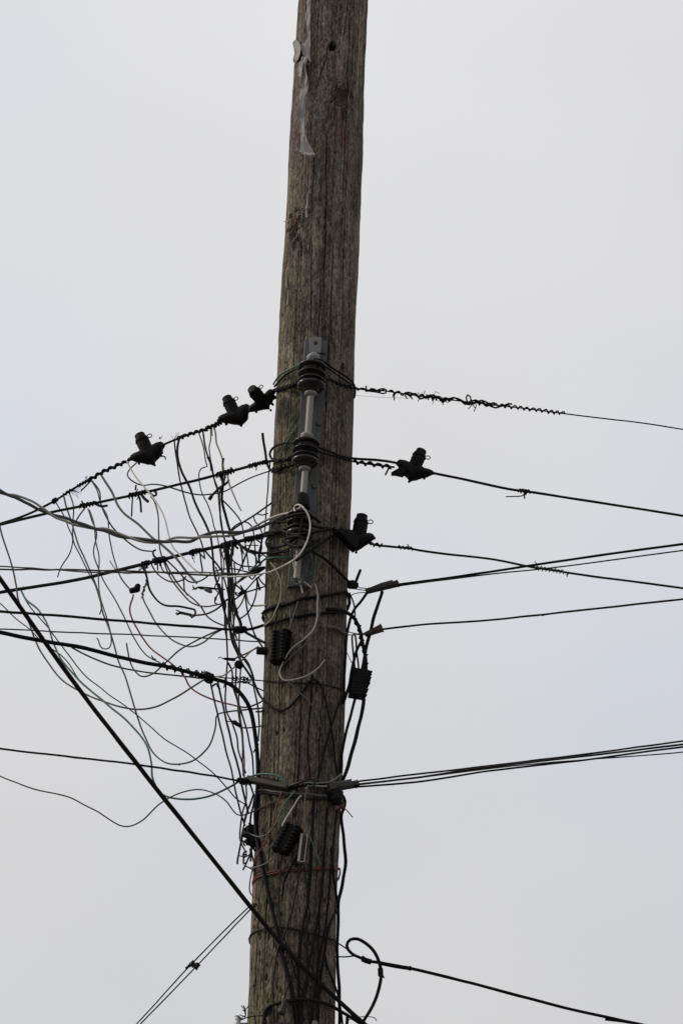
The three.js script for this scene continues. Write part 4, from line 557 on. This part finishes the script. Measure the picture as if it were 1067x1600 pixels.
{ // rack of three spool insulators; its own axes: y up the rack, z out of the pole
  const a = surf(494, 533, 0), b = surf(468, 918, 0), up = a.clone().sub(b), len = up.length(); up.normalize();
  const out = new THREE.Vector3(0, 0, 1); out.addScaledVector(up, -out.dot(up)).normalize(); const side = new THREE.Vector3().crossVectors(up, out);
  const R = thing('insulator_rack', 'grey steel rack bolted to the pole, holding three dark spool insulators on a rod', 'insulator rack', a);
  R.quaternion.setFromRotationMatrix(new THREE.Matrix4().makeBasis(side, up, out));
  const L = len / M;
  const prof = poly([-19, -7, -17, 2, -9, 3.5, -7.5, 8, 7.5, 8, 9, 3.5, 17, 2, 19, -7, 17, -7, 15, 0.5, -15, 0.5, -17, -7]);
  const cg = new THREE.ExtrudeGeometry(prof, { depth: L * M, bevelEnabled: false }); cg.rotateX(Math.PI / 2); cg.translate(0, 0, 0);
  place(R, 'back_plate', cg, dullSteel, [0, 0, 1]);
  const tabShape = new THREE.Shape(); tabShape.moveTo(-9 * M, -26 * M); tabShape.lineTo(-9 * M, 0); tabShape.quadraticCurveTo(0, 5 * M, 9 * M, 0); tabShape.lineTo(9 * M, -26 * M); tabShape.closePath();
  const hole = new THREE.Path(); hole.absarc(0, -9 * M, 4.2 * M, 0, 6.283, true); tabShape.holes.push(hole);
  place(R, 'top_tab', plate(tabShape, 3), galv, [0, -5, 16]);
  place(R, 'hole_shade_plug', lathe([[0, 2], [2.6, 2], [3.6, 1], [3.6, -3], [0, -3]], 12), clampRust, [0, -14, 18.5], [Math.PI / 2, 0, 0]);  // dark plug added in the tab hole in place of its shade
  // along the rack, so that a piece z clear of the pole shows at the photograph row y
  const along = (y, z) => { const q = at(494 - (y - 532) * 0.066, y, a.z + z * M).sub(a); return q.dot(up) / M; };
  const ZR = 31, xr = y => -1 - (y - 560) * 0.012;
  const rod = [along(556, ZR), along(905, ZR)];
  const rg = tube([new THREE.Vector3(0, rod[0] * M, 0), new THREE.Vector3(-1 * M, (rod[0] + rod[1]) / 2 * M, 0), new THREE.Vector3(-3 * M, rod[1] * M, 0)], 5 * M, 14);
  place(R, 'rod', rg, rodMetal, [-1, 0, ZR]);
  place(R, 'rod_head', lathe([[0, 7], [6, 7], [9, 4], [9.5, 0], [8, -4], [6, -6], [0, -6]]), galv, [-1, along(559, ZR), ZR]);
  const armAt = y => place(R, 'arm', rbox(12, 4, 34, 1), galv, [xr(y), along(y, 16), 16]);
  armAt(562); armAt(790); armAt(868);
  const spoolProfile = [[0, 27], [7, 27], [9, 24.5], [18, 23], [21.3, 21], [22, 19], [21.4, 17.4], [15.5, 16], [14.5, 14], [14.8, 10], [17, 8], [21, 7], [21.6, 5.6], [21, 4.4], [15, 3], [13.4, 1], [13.4, -2], [15, -4], [20.8, -5], [21.6, -6.4], [20.6, -7.6], [16, -8.4], [15.5, -10], [20.5, -11.4], [22, -14], [21.6, -17], [19, -20], [13, -22], [11.5, -24], [11, -27], [0, -27]];
  [[590, 'top'], [709, 'middle'], [823, 'lowest']].forEach(([y], i) => {
    const sp = place(R, 'insulator', lathe(spoolProfile, 36), glaze, [xr(y) - 0.5, along(y, ZR), ZR]); sp.scale.setScalar(i ? 0.94 : 1);
    const cl = part(sp, 'collar', lathe([[0, 5], [9, 5], [10, 3], [9.6, -1], [7, -4], [0, -4]]), rodMetal); cl.position.y = -29 * M;
    if (i < 2) { const nt = part(sp, 'washer', lathe([[0, 4], [8, 4], [10.5, 2], [10.5, -1], [9, -3], [9, -7], [0, -7]]), i ? rodMetal : galv); nt.position.y = (i ? 33 : 34) * M; }
  });
  place(R, 'rubber_sleeve', lathe([[0, 14], [6, 15], [9, 12], [12, 8], [12.5, -2], [14, -9], [12, -13], [0, -13]], 14), rubber, [xr(783) - 0.5, along(785, ZR), ZR]);
  for (const y of [548, 660, 758, 888]) place(R, 'bolt_head', new THREE.CylinderGeometry(4.5 * M, 5 * M, 4 * M, 6), dullSteel, [y === 888 ? 3 : 13, along(y, 6), 5], [Math.PI / 2, 0, 0]);
  const foot = new THREE.Shape(); foot.moveTo(-13 * M, 22 * M); foot.lineTo(13 * M, 22 * M); foot.lineTo(12 * M, -8 * M); foot.quadraticCurveTo(0, -16 * M, -12 * M, -8 * M); foot.closePath(); const fh = new THREE.Path(); fh.absellipse(2 * M, 4 * M, 5 * M, 4 * M, 0, 6.283, true); foot.holes.push(fh);
  place(R, 'foot_tab', plate(foot, 3), dullSteel, [0, along(893, 12), 10]);
}

function loft(stations, seg = 18, maxDepth = 13, rag = 0.13) {  // body of rubber round an axis: [along, top, bottom] in pixels
  const pos = [], idx = [], n = stations.length;
  stations.forEach(([s, t, b], i) => { const c = (t + b) / 2, h = (b - t) / 2, d = Math.min(maxDepth, h * 0.95); for (let k = 0; k < seg; k++) { const a = k / seg * Math.PI * 2, e = 1 + rag * (hash(i, k, 5) - 0.5); pos.push(s * M, -(c + Math.sin(a) * h * e) * M, Math.cos(a) * d * e * M); } });
  for (let i = 0; i < n - 1; i++) for (let k = 0; k < seg; k++) { const a = i * seg + k, b = i * seg + (k + 1) % seg; idx.push(a, b, a + seg, b, b + seg, a + seg); }
  for (const [e, f] of [[0, 1], [n - 1, 0]]) { const c = pos.length / 3, [s, t, b] = stations[e]; pos.push(s * M, -(t + b) / 2 * M, 0); for (let k = 0; k < seg; k++) { const p = e * seg + k, q = e * seg + (k + 1) % seg; f ? idx.push(c, q, p) : idx.push(c, p, q); } }
  const g = new THREE.BufferGeometry(); g.setAttribute('position', new THREE.Float32BufferAttribute(pos, 3)); g.setIndex(idx); g.computeVertexNormals(); return g;
}
const bodyStations = [[-33, -2.6, 0], [-30, -4.5, 1], [-28, -7.5, 2.5], [-22, -8.6, 8], [-15, -8.8, 12.5], [-8, -9, 17], [-2, -9, 21.5], [1.2, -9, 25], [4.5, -9, 19.5], [9, -9.4, 16], [13, -10.5, 14.5], [18, -11.5, 11], [22.5, -11.5, 6], [26, -11, 1.6], [28.4, -8, 0.5], [30, -3.5, -1]];
function closure(label, x, y, z, turn, scale, flip, tip = 0, yaw = 0, st = bodyStations, lean = 0) {
  const g = thing('splice_case', label, 'splice case', at(x, y, z), 'black splice cases on the lines');
  g.rotation.set(tip, yaw, turn / 57.3, 'ZYX'); g.scale.set(scale * (flip ? -1 : 1), scale, scale);
  part(g, 'body', loft(st), rubber);
  const cap = part(g, 'cap', lathe([[0, -4], [10.9, -4], [10.9, 6], [10.9, 17], [11.2, 18], [10.9, 19], [10.5, 28.5], [9.8, 29.2], [8.8, 29.8], [8.5, 36], [7.6, 37.2], [0, 37.4]], 24), rubber);
  cap.rotation.z = -lean;
  part(cap, 'rim', new THREE.TorusGeometry(11.1 * M, 0.7 * M, 6, 24), tar).rotation.x = Math.PI / 2; cap.children[0].position.y = 24.5 * M;
  const lp = part(cap, 'wire_loop', tube(Array.from({ length: 12 }, (_, i) => { const a = i / 11 * 5.2 - 2.4; return new THREE.Vector3((14.2 + Math.cos(a) * 3.6) * M, (28 + Math.sin(a) * 3) * M, 0); }), 0.8 * M, 5), black); if (flip) lp.rotation.y = Math.PI;
  part(g, 'band', new THREE.TorusGeometry(12 * M, 0.8 * M, 6, 26), tar).rotation.set(0, Math.PI / 2, 0);
  for (let k = 0; k < 4; k++) { const bx = [-20, 10, 17, 21][k], by = [-9, -13, -10, -6][k]; place(g, 'lug', rbox(rr(3, 5), rr(4, 7), 5, 1), rubber, [bx, by, rr(-4, 4)], [0, 0, rr(-0.6, 0.6)]); }
  place(g, 'drip_nub', new THREE.SphereGeometry(2.1 * M, 10, 8), rubber, [1, -24, 0]);
  return g;
}
closure('black splice case furthest left on the topmost line, with a small wire loop', 232, 708, leftPlane(232), 24, 1, false);
closure('black splice case on the topmost line next to the one at the pole edge', 367.5, 648, leftPlane(367), 24, 0.93, false, 0, 0, bodyStations.map(([s, t, b]) => [s, t, s > 2 && s < 20 ? b + 4 : b * 0.92]));
closure('black splice case at the left edge of the pole with its round cap facing forward', 411, 628, 0.06, 32, 0.92, false, 1.05, -0.35, bodyStations.map(([s, t, b]) => [s * 0.92, t, b * 0.72]));
closure('black splice case on the middle line right of the pole, cap leaning right', 646, 733, rightBack(646), -16, 0.98, true, 0, 0, bodyStations.map(([s, t, b]) => [s * (s < 0 ? 1.1 : 1), t * (s < -14 ? 0.75 : 0.95), b]), -0.09);
closure('black splice case jutting from the right edge of the pole beside the lowest insulator', 560, 840, 0.06, -6, 1.03, true, 0.1, 0, bodyStations.map(([s, t, b]) => [s * (s < 0 ? 0.78 : 0.9), t, b * 0.95]), -0.05);
{ // rubber flaps of the right hand cases
  const f = single('rubber_flap', 'pointed black rubber flap sticking out left under the middle right splice case', 'rubber flap', plate(poly([0, 0, 14, 9, 24, 4, 18, -6, 6, -3, 0, -3]), 7, 1).translate(610 * 0, 0, 0), rubber, new THREE.Vector3()); f.position.copy(at(611, 741, rightBack(620) - 0.007));
  const f2 = single('rubber_flap', 'broad black rubber wrap bridging the pole and the lowest right splice case', 'rubber flap', plate(poly([0, 0, 6, 9, 18, 6, 34, 4, 40, -6, 34, -24, 24, -18, 12, -8]), 10, 2), rubber, new THREE.Vector3()); f2.position.copy(at(522, 834, 0.115)); f2.rotation.y = 0.55;
}

function ribbedBlock(label, x, y, z, wd, h, nr, turn, both, yaw = 0, tip = 0) {
  const g = thing('terminal_block', label, 'terminal block', at(x, y, z), 'ribbed black terminal blocks'); g.rotation.set(tip, yaw, turn / 57.3, 'ZYX');
  part(g, 'body', plate(poly([-wd * 0.45, h / 2, wd * 0.38, h / 2, wd * 0.28, -h / 2, -wd * 0.5, -h / 2]), 16, 1.5).translate(0, 0, -8 * M), rubber);
  for (let k = 0; k < nr; k++) {
    const yy = h / 2 - 2.5 - k * (h - 5) / (nr - 1), f = 1 - 0.16 * k / nr;
    place(g, 'rib', rbox(wd * rr(0.9, 1) * f, h / nr * rr(0.34, 0.48), both ? 14 : 20, 0.8), rubber, [(both ? 0 : 2) - k * 0.35 + rr(-0.7, 0.7), yy + rr(-0.4, 0.4), 0], [0, 0, rr(-0.02, 0.07)]);
    if (both) for (const s of [-1, 1]) place(g, 'terminal', lathe([[0, 2.4], [2.6, 2], [3.4, 0], [2.6, -2], [0, -2.4]], 10), tar, [s * wd * 0.26, yy, 11], [0.4, 0, 0]);
  }
  return g;
}
ribbedBlock('ribbed black block hanging in the open right of the pole', 562, 1069, 0.05, 30, 45, 9, -4, false, 0.25);
ribbedBlock('ribbed black block with two columns of terminals on the left of the pole face', 440, 1011, surf(440, 1011, 0.018).z, 30, 52, 9, -3, true, -0.45);
ribbedBlock('tilted ribbed black block lower on the pole beside the silver channel', 450, 1312, surf(450, 1312, 0.02).z, 30, 46, 8, -24, true, -0.2);

{ // black lump of taped splices at the lower left edge of the pole
  const g = thing('taped_splice', 'lumpy black taped splice at the left edge of the pole below the grey clamp', 'splice', at(391, 1304, 0.03));
  const b = part(g, 'body', loft([[-19, -2, 2], [-16, -4, 1], [-14, -9, 3], [-11, -6, 9], [-7, -10, 8], [-3, -8, 11], [0, -11, 9], [4, -9, 10], [7, -12, 7], [10, -8, 11], [13, -10, 7], [15, -4, 8], [18, -8, 1], [22, -5, -1], [28, -7, -4.5]], 14, 8, 0.55), rubber); b.rotation.z = -Math.PI / 2 + 0.08;
  for (let k = 0; k < 11; k++) place(g, 'tape_end', rbox(rr(4, 9), rr(2, 4), 2, 0.6), tar, [rr(-8, 8), rr(-16, 14), rr(3, 8)], [rr(-0.5, 0.5), rr(-0.5, 0.5), rr(-1, 1)]);
}

// wedge clamps of the drop wires
function clamp(name, label, x0, y0, x1, y1, z0, z1, w0, w1, m, flap) {
  const a = at(x0, y0, z0), b = at(x1, y1, z1), g = thing(name, label, 'wire clamp', a), d = b.clone().sub(a), len = d.length() / M; d.normalize();
  const zz = new THREE.Vector3(0, 0, 1); zz.addScaledVector(d, -zz.dot(d)).normalize(); g.quaternion.setFromRotationMatrix(new THREE.Matrix4().makeBasis(d, new THREE.Vector3().crossVectors(zz, d), zz));
  part(g, 'shell', plate(poly([0, -w0 / 2, len, -w1 / 2, len + 0.5, w1 / 2, 0, w0 / 2]), 9, 1.2).translate(0, 0, -4.5 * M), m);
  if (flap) place(g, 'wedge', plate(poly([len * 0.12, 0, len * 0.82, 1.5, len * 0.85, 4.5, len * 0.5, 4.5, len * 0.08, 1.5]), 5, 0.5), flap, [0, w0 * 0.35, -2], [0.15, 0, 0.02]);
  place(g, 'lip', rbox(2.2, w1 + 1.6, 10.5, 0.7), m, [len - 1, 0, 0]);
  return g;
}
clamp('wire_clamp', 'long flat two-leaf grey clamp gripping the rising drop wires right of the pole', 572, 924, 622, 911.5, 0.045, 0.075, 6, 7.5, clampGrey, dullSteel);
clamp('wire_clamp', 'short rusty tapered clamp right of the pole above the ribbed block', 570, 992, 597, 981, 0.045, 0.06, 4.5, 10, clampRust);
clamp('wire_clamp', 'grey wedge clamp at the left edge of the pole below the thick bend', 387, 1217.5, 450, 1231, surf(420, 1225, 0.02).z - 0.05, surf(450, 1231, 0.012).z, 9, 7, clampGrey);
clamp('wire_clamp', 'dark wedge clamp at the right edge of the pole with four wires', 512, 1232, 558, 1225, surf(512, 1232, 0.015).z, 0.05, 10, 8, clampGrey, dullSteel);
{
  const g = thing('taped_joint', 'black taped joint hanging under the dark wedge clamp at the right edge of the pole', 'taped joint', surf(524, 1244, 0.02));
  const b = part(g, 'body', loft([[-14, -9, 6], [-11, -12, 9], [-6, -11, 12], [-2, -13, 11], [3, -10, 12], [7, -11, 8], [11, -6, 9], [15, -5, 3]], 14, 8, 0.4), rubber); b.rotation.z = -1.25; for (let k = 0; k < 5; k++) place(g, 'tape_end', rbox(rr(5, 10), rr(2, 4), 2, 0.6), tar, [rr(-8, 8), rr(-12, 10), rr(5, 8)], [rr(-0.5, 0.5), rr(-0.5, 0.5), rr(-1.4, 1.4)]);
  const r = thing('copper_ring', 'two turns of copper wire at the right pole edge under the dark clamp', 'copper wire', at(525, 1258, 0.075));
  for (const k of [0, 1]) { const t = place(r, 'turn', new THREE.TorusGeometry(11 * M, 1.5 * M, 8, 24), k ? red : copper, [k * 1.5, -k * 5, 0], [1.25 + k * 0.1, 0.1 - k * 0.2, 0]); }
}
{ // silver channel
  const g = thing('wire_channel', 'short bright silver open channel hanging on the lower pole face', 'metal channel', surf(473, 1326, 0.012)); g.rotation.z = -0.11;
  const s = poly([-5.5, -3, -5.5, 5, -2, 5, -2, 4, -4.2, 4, -4.2, -1.8, 4.2, -1.8, 4.2, 4, 4.2, 5, 5.2, 5, 5.2, -3]); const c = new THREE.ExtrudeGeometry(s, { depth: 44 * M, bevelEnabled: false }); c.rotateX(Math.PI / 2);
  place(g, 'channel', c, shine, [0, 22, 0]); place(g, 'filler', rbox(7, 40, 4, 1), clampRust, [0, 1, 0.5]); place(g, 'end_lip', rbox(11, 1.6, 8, 0.6), shine, [0, -22, 0.5]);
}

// plugs and connectors
function plug(label, x, y, z, turn, st, extra = 0, m = rubber) { const g = thing('wire_connector', label, 'connector', at(x, y, z)); g.rotation.z = turn / 57.3; part(g, 'body', loft(st, 12, 7, 0.15), m); for (let k = 0; k < extra; k++) part(g, 'wire_end', tube([new THREE.Vector3(st[0][0] * M, rr(-2, 2) * M, 0), new THREE.Vector3((st[0][0] - 4) * M, rr(-4, 4) * M, 0), new THREE.Vector3((st[0][0] - 8) * M, rr(-6, 6) * M, 0)], 0.8 * M, 5), black); return g; }
plug('small black plug where the red-brown wire starts, left of the bundle', 211, 921, leftPlane(211), 18, [[-9, -2, 4], [-7, -4, 5], [0, -4, 6], [3, -7, 6], [7, -8, 5], [9, -5, 1]], 0).add((() => { const m = new THREE.Mesh(new THREE.TorusGeometry(3.4 * M, 1.4 * M, 8, 16), rubber); m.name = 'eye'; m.position.set(6 * M, 4 * M, 0); return shad(m); })());
plug('black frayed wire plug with a grey-green tip pointing at the bundle', 322, 919, leftPlane(322), -4, [[-13, -2, 1], [-8, -2.5, 2.5], [2, -2.2, 2.6], [14, -1.6, 1.6], [30, -1, 1]], 3);
plug('grey-green plug end dangling beside the frayed black plug', 325, 922.5, leftPlane(325) + 0.02, -28, [[-7, -2, 2], [-3, -3, 3], [5, -3, 3], [7.5, -1.5, 1.5]], 0, sage);
plug('black lug pointing left in the bundle above the small cup', 359, 1030, leftPlane(359) + 0.03, -6, [[-10, -1, 1], [-7, -2, 2], [6, -2.6, 2.8], [9, -2, 2]], 1);
plug('small black cup tilted in the bundle beside the pole', 374, 1039, leftPlane(374) + 0.03, -38, [[-7, -4, 4], [-5, -5.5, 5.5], [3, -6, 6], [5.5, -4.5, 5]], 0);
plug('small black plug with cut ends left of the thick bend', 370, 1131, leftPlane(370) + 0.03, -40, [[-6, -3, 3], [-4, -3.6, 3.6], [3, -3, 3], [7, -1.6, 1.6]], 3);
plug('black box-like connector at the left edge of the pole beside the ribbed block', 409, 1017, 0.05, -4, [[-8, -5, 5], [-7, -6, 6], [6, -6, 6.5], [10, -4, 8], [20, -1, 12]], 0);
plug('round black ball connector at the right edge of the pole near the long clamp', 551, 914, 0.04, 0, [[-9, -3, 4], [-6, -6.5, 6], [0, -8, 7], [5, -6, 7], [9, -3, 3]], 0).add((() => { const m = new THREE.Mesh(tube([new THREE.Vector3(3 * M, 0, 0), new THREE.Vector3(7 * M, 12 * M, 0), new THREE.Vector3(12 * M, 26 * M, 0)], 2.3 * M, 8), black); m.name = 'cable_stub'; return shad(m); })());
plug('dark knot of wire at the node beside the pole edge', 380, 925, leftPlane(380), 20, [[-5, -2, 2], [-2, -3.4, 3], [3, -3, 3.4], [6, -1, 1]], 4);
plug('green-black bunched knot of wire against the left edge of the pole', 398, 893, 0.02, 24, [[-12, -2, 2], [-6, -4.5, 4], [2, -5, 4.5], [10, -4.5, 4], [18, -2, 2]], 3, mat(0.016, 0.026, 0.021, 0.7));

{ // torn lead strip near the top of the pole
  const base = surf(478, 90, 0.002), g = thing('torn_metal_strip', 'torn grey sheet metal strip hanging ragged near the top of the pole', 'metal strip', base);
  const ribbon = (name, rows, th = 1.1) => {                  // rows of [left x, y, clear mm, right x, y, clear mm], cut from one sheet
    const c = [0, 3].map(o => new THREE.CatmullRomCurve3(rows.map(r => new THREE.Vector3(r[o], r[o + 1], r[o + 2])), false, 'centripetal')), n = rows.length * 5, nu = 6, F = [], Bk = [];
    for (let i = 0; i <= n; i++) {
      const a = c[0].getPoint(i / n), b = c[1].getPoint(i / n), rag = 0.9 * (hash(i, 3, rows.length) - 0.5);
      for (let k = 0; k <= nu; k++) { const t = k / nu, x = a.x + (b.x - a.x) * t + (k === 0 ? rag : 0), y = a.y + (b.y - a.y) * t, cl = (a.z + (b.z - a.z) * t + 5 * (noise2(i * 0.33 + rows.length * 7, k * 0.45, 61) - 0.5) + 2.5 * (noise2(i * 0.12, k * 0.9, 62) - 0.5)) / 1000; const s = surf(x, y, 0.002 + cl) || at(x, y, cl); F.push(s.clone().add(new THREE.Vector3(0, 0, th / 1000))); Bk.push(s.clone().add(new THREE.Vector3(0, 0, -th / 1000))); }
    }
    const pos = [], idx = [], W1 = nu + 1, N = F.length; for (const p of [...F, ...Bk]) pos.push(p.x, p.y, p.z);
    for (let i = 0; i < n; i++) for (let k = 0; k < nu; k++) { const q = i * W1 + k; idx.push(q, q + W1, q + 1, q + 1, q + W1, q + W1 + 1, N + q, N + q + 1, N + q + W1, N + q + 1, N + q + W1 + 1, N + q + W1); }
    const edge = (p, q) => idx.push(p, q, p + N, q, q + N, p + N); for (let i = 0; i < n; i++) { edge(i * W1, (i + 1) * W1); edge((i + 1) * W1 + nu, i * W1 + nu); } for (let k = 0; k < nu; k++) { edge(k + 1, k); edge(n * W1 + k, n * W1 + k + 1); }
    let gm = new THREE.BufferGeometry(); gm.setAttribute('position', new THREE.Float32BufferAttribute(pos, 3)); gm.setIndex(idx); gm = gm.toNonIndexed(); gm.computeVertexNormals();
    return worldPart(g, base, name, gm, lead);
  };
  ribbon('flat_strip', [[479, -60, 2, 487, -60, 2], [478, -10, 2, 487, -10, 2], [479, 12, 4, 486, 12, 2], [477, 28, 3, 485.5, 28, 2], [480, 45, 6, 485, 46, 2], [478, 60, 4, 485, 62, 2], [471, 70, 12, 485, 72, 3], [472, 82, 14, 484.5, 84, 6], [475, 88, 12, 486, 97, 8]]);
  ribbon('curled_flap', [[460, 63, -6, 463, 62, 8], [457.5, 68, -12, 467.5, 67, 14], [459, 76, -10, 470, 73, 20], [460, 84, -12, 469, 82, 22], [458, 92, -14, 467, 90, 14], [459, 97.5, -12, 464, 95, 6]], 1.3);
  ribbon('hanging_ribbon', [[472, 88, 12, 481, 90, 14], [469, 101, 18, 478, 103, 10], [474, 117, 10, 480, 119, 16], [471.5, 132, 12, 481, 134, 8], [468, 146, 16, 479, 147, 12], [465.5, 163, 22, 478, 163, 9], [466, 184, 20, 476, 185, 12], [468, 199, 16, 476, 200, 16], [470, 212, 14, 478, 213, 18], [469, 225, 18, 484, 226, 12], [468.5, 238, 24, 491, 240, 12]]);
  ribbon('narrow_fold', [[468, 96, 8, 473, 97, 20], [466.5, 108, 10, 472, 110, 22], [466, 118, 10, 470, 121, 16]]);
  ribbon('folded_tab', [[472, 238, 20, 491, 239, 20], [475, 242, 26, 492, 242.5, 26], [478, 247, 18, 489, 248, 18]]);
}

{ // fittings at the bottom edge of the picture
  const hb = surf(455, 1606, 0.004).y, [cx, Rr] = poleAt(hb), g = thing('pole_band', 'dark metal band round the pole at the bottom edge of the picture', 'metal band', new THREE.Vector3(cx, hb, 0));
  const s = new THREE.LatheGeometry([[Rr + 0.001, -0.03], [Rr + 0.008, -0.028], [Rr + 0.009, 0], [Rr + 0.009, 0.012], [Rr + 0.006, 0.016], [Rr + 0.001, 0.016]].map(p => new THREE.Vector2(...p)), 60); part(g, 'band', s, clampRust);
  for (const a of [-1.9, 0.55, 0.95]) { const b = part(g, 'bolt', new THREE.CylinderGeometry(0.009, 0.011, 0.022, 8), galv); b.position.set(Math.sin(a) * (Rr + 0.012), 0.012, Math.cos(a) * (Rr + 0.012)); b.rotation.z = -a * 0.2; }
  const i = thing('knob_insulator', 'pale knob just showing left of the pole at the bottom edge', 'insulator', at(372, 1592, 0.02)); part(i, 'knob', lathe([[0, 4], [3, 4], [4.5, 2], [4.5, -2], [3.4, -4], [5.5, -7], [5.5, -16], [0, -17]], 16), mat(0.42, 0.43, 0.44, 0.35)); place(i, 'stem', rbox(24, 5, 6, 1.5), galv, [8, -9, 0]);
  const b = thing('hanging_bolt', 'short dull bolt end dangling inside the bottom cable ring', 'bolt', surf(443, 1572, 0.016)); const sh = part(b, 'shank', lathe([[0, 12], [3.6, 12], [4, 10], [4, -7], [5.2, -8], [5.4, -12], [4.4, -14], [0, -14.5]], 14), clampGrey); sh.rotation.set(-0.25, 0, -0.2);
}
console.log('hardware done');

renderer.render(scene, camera);
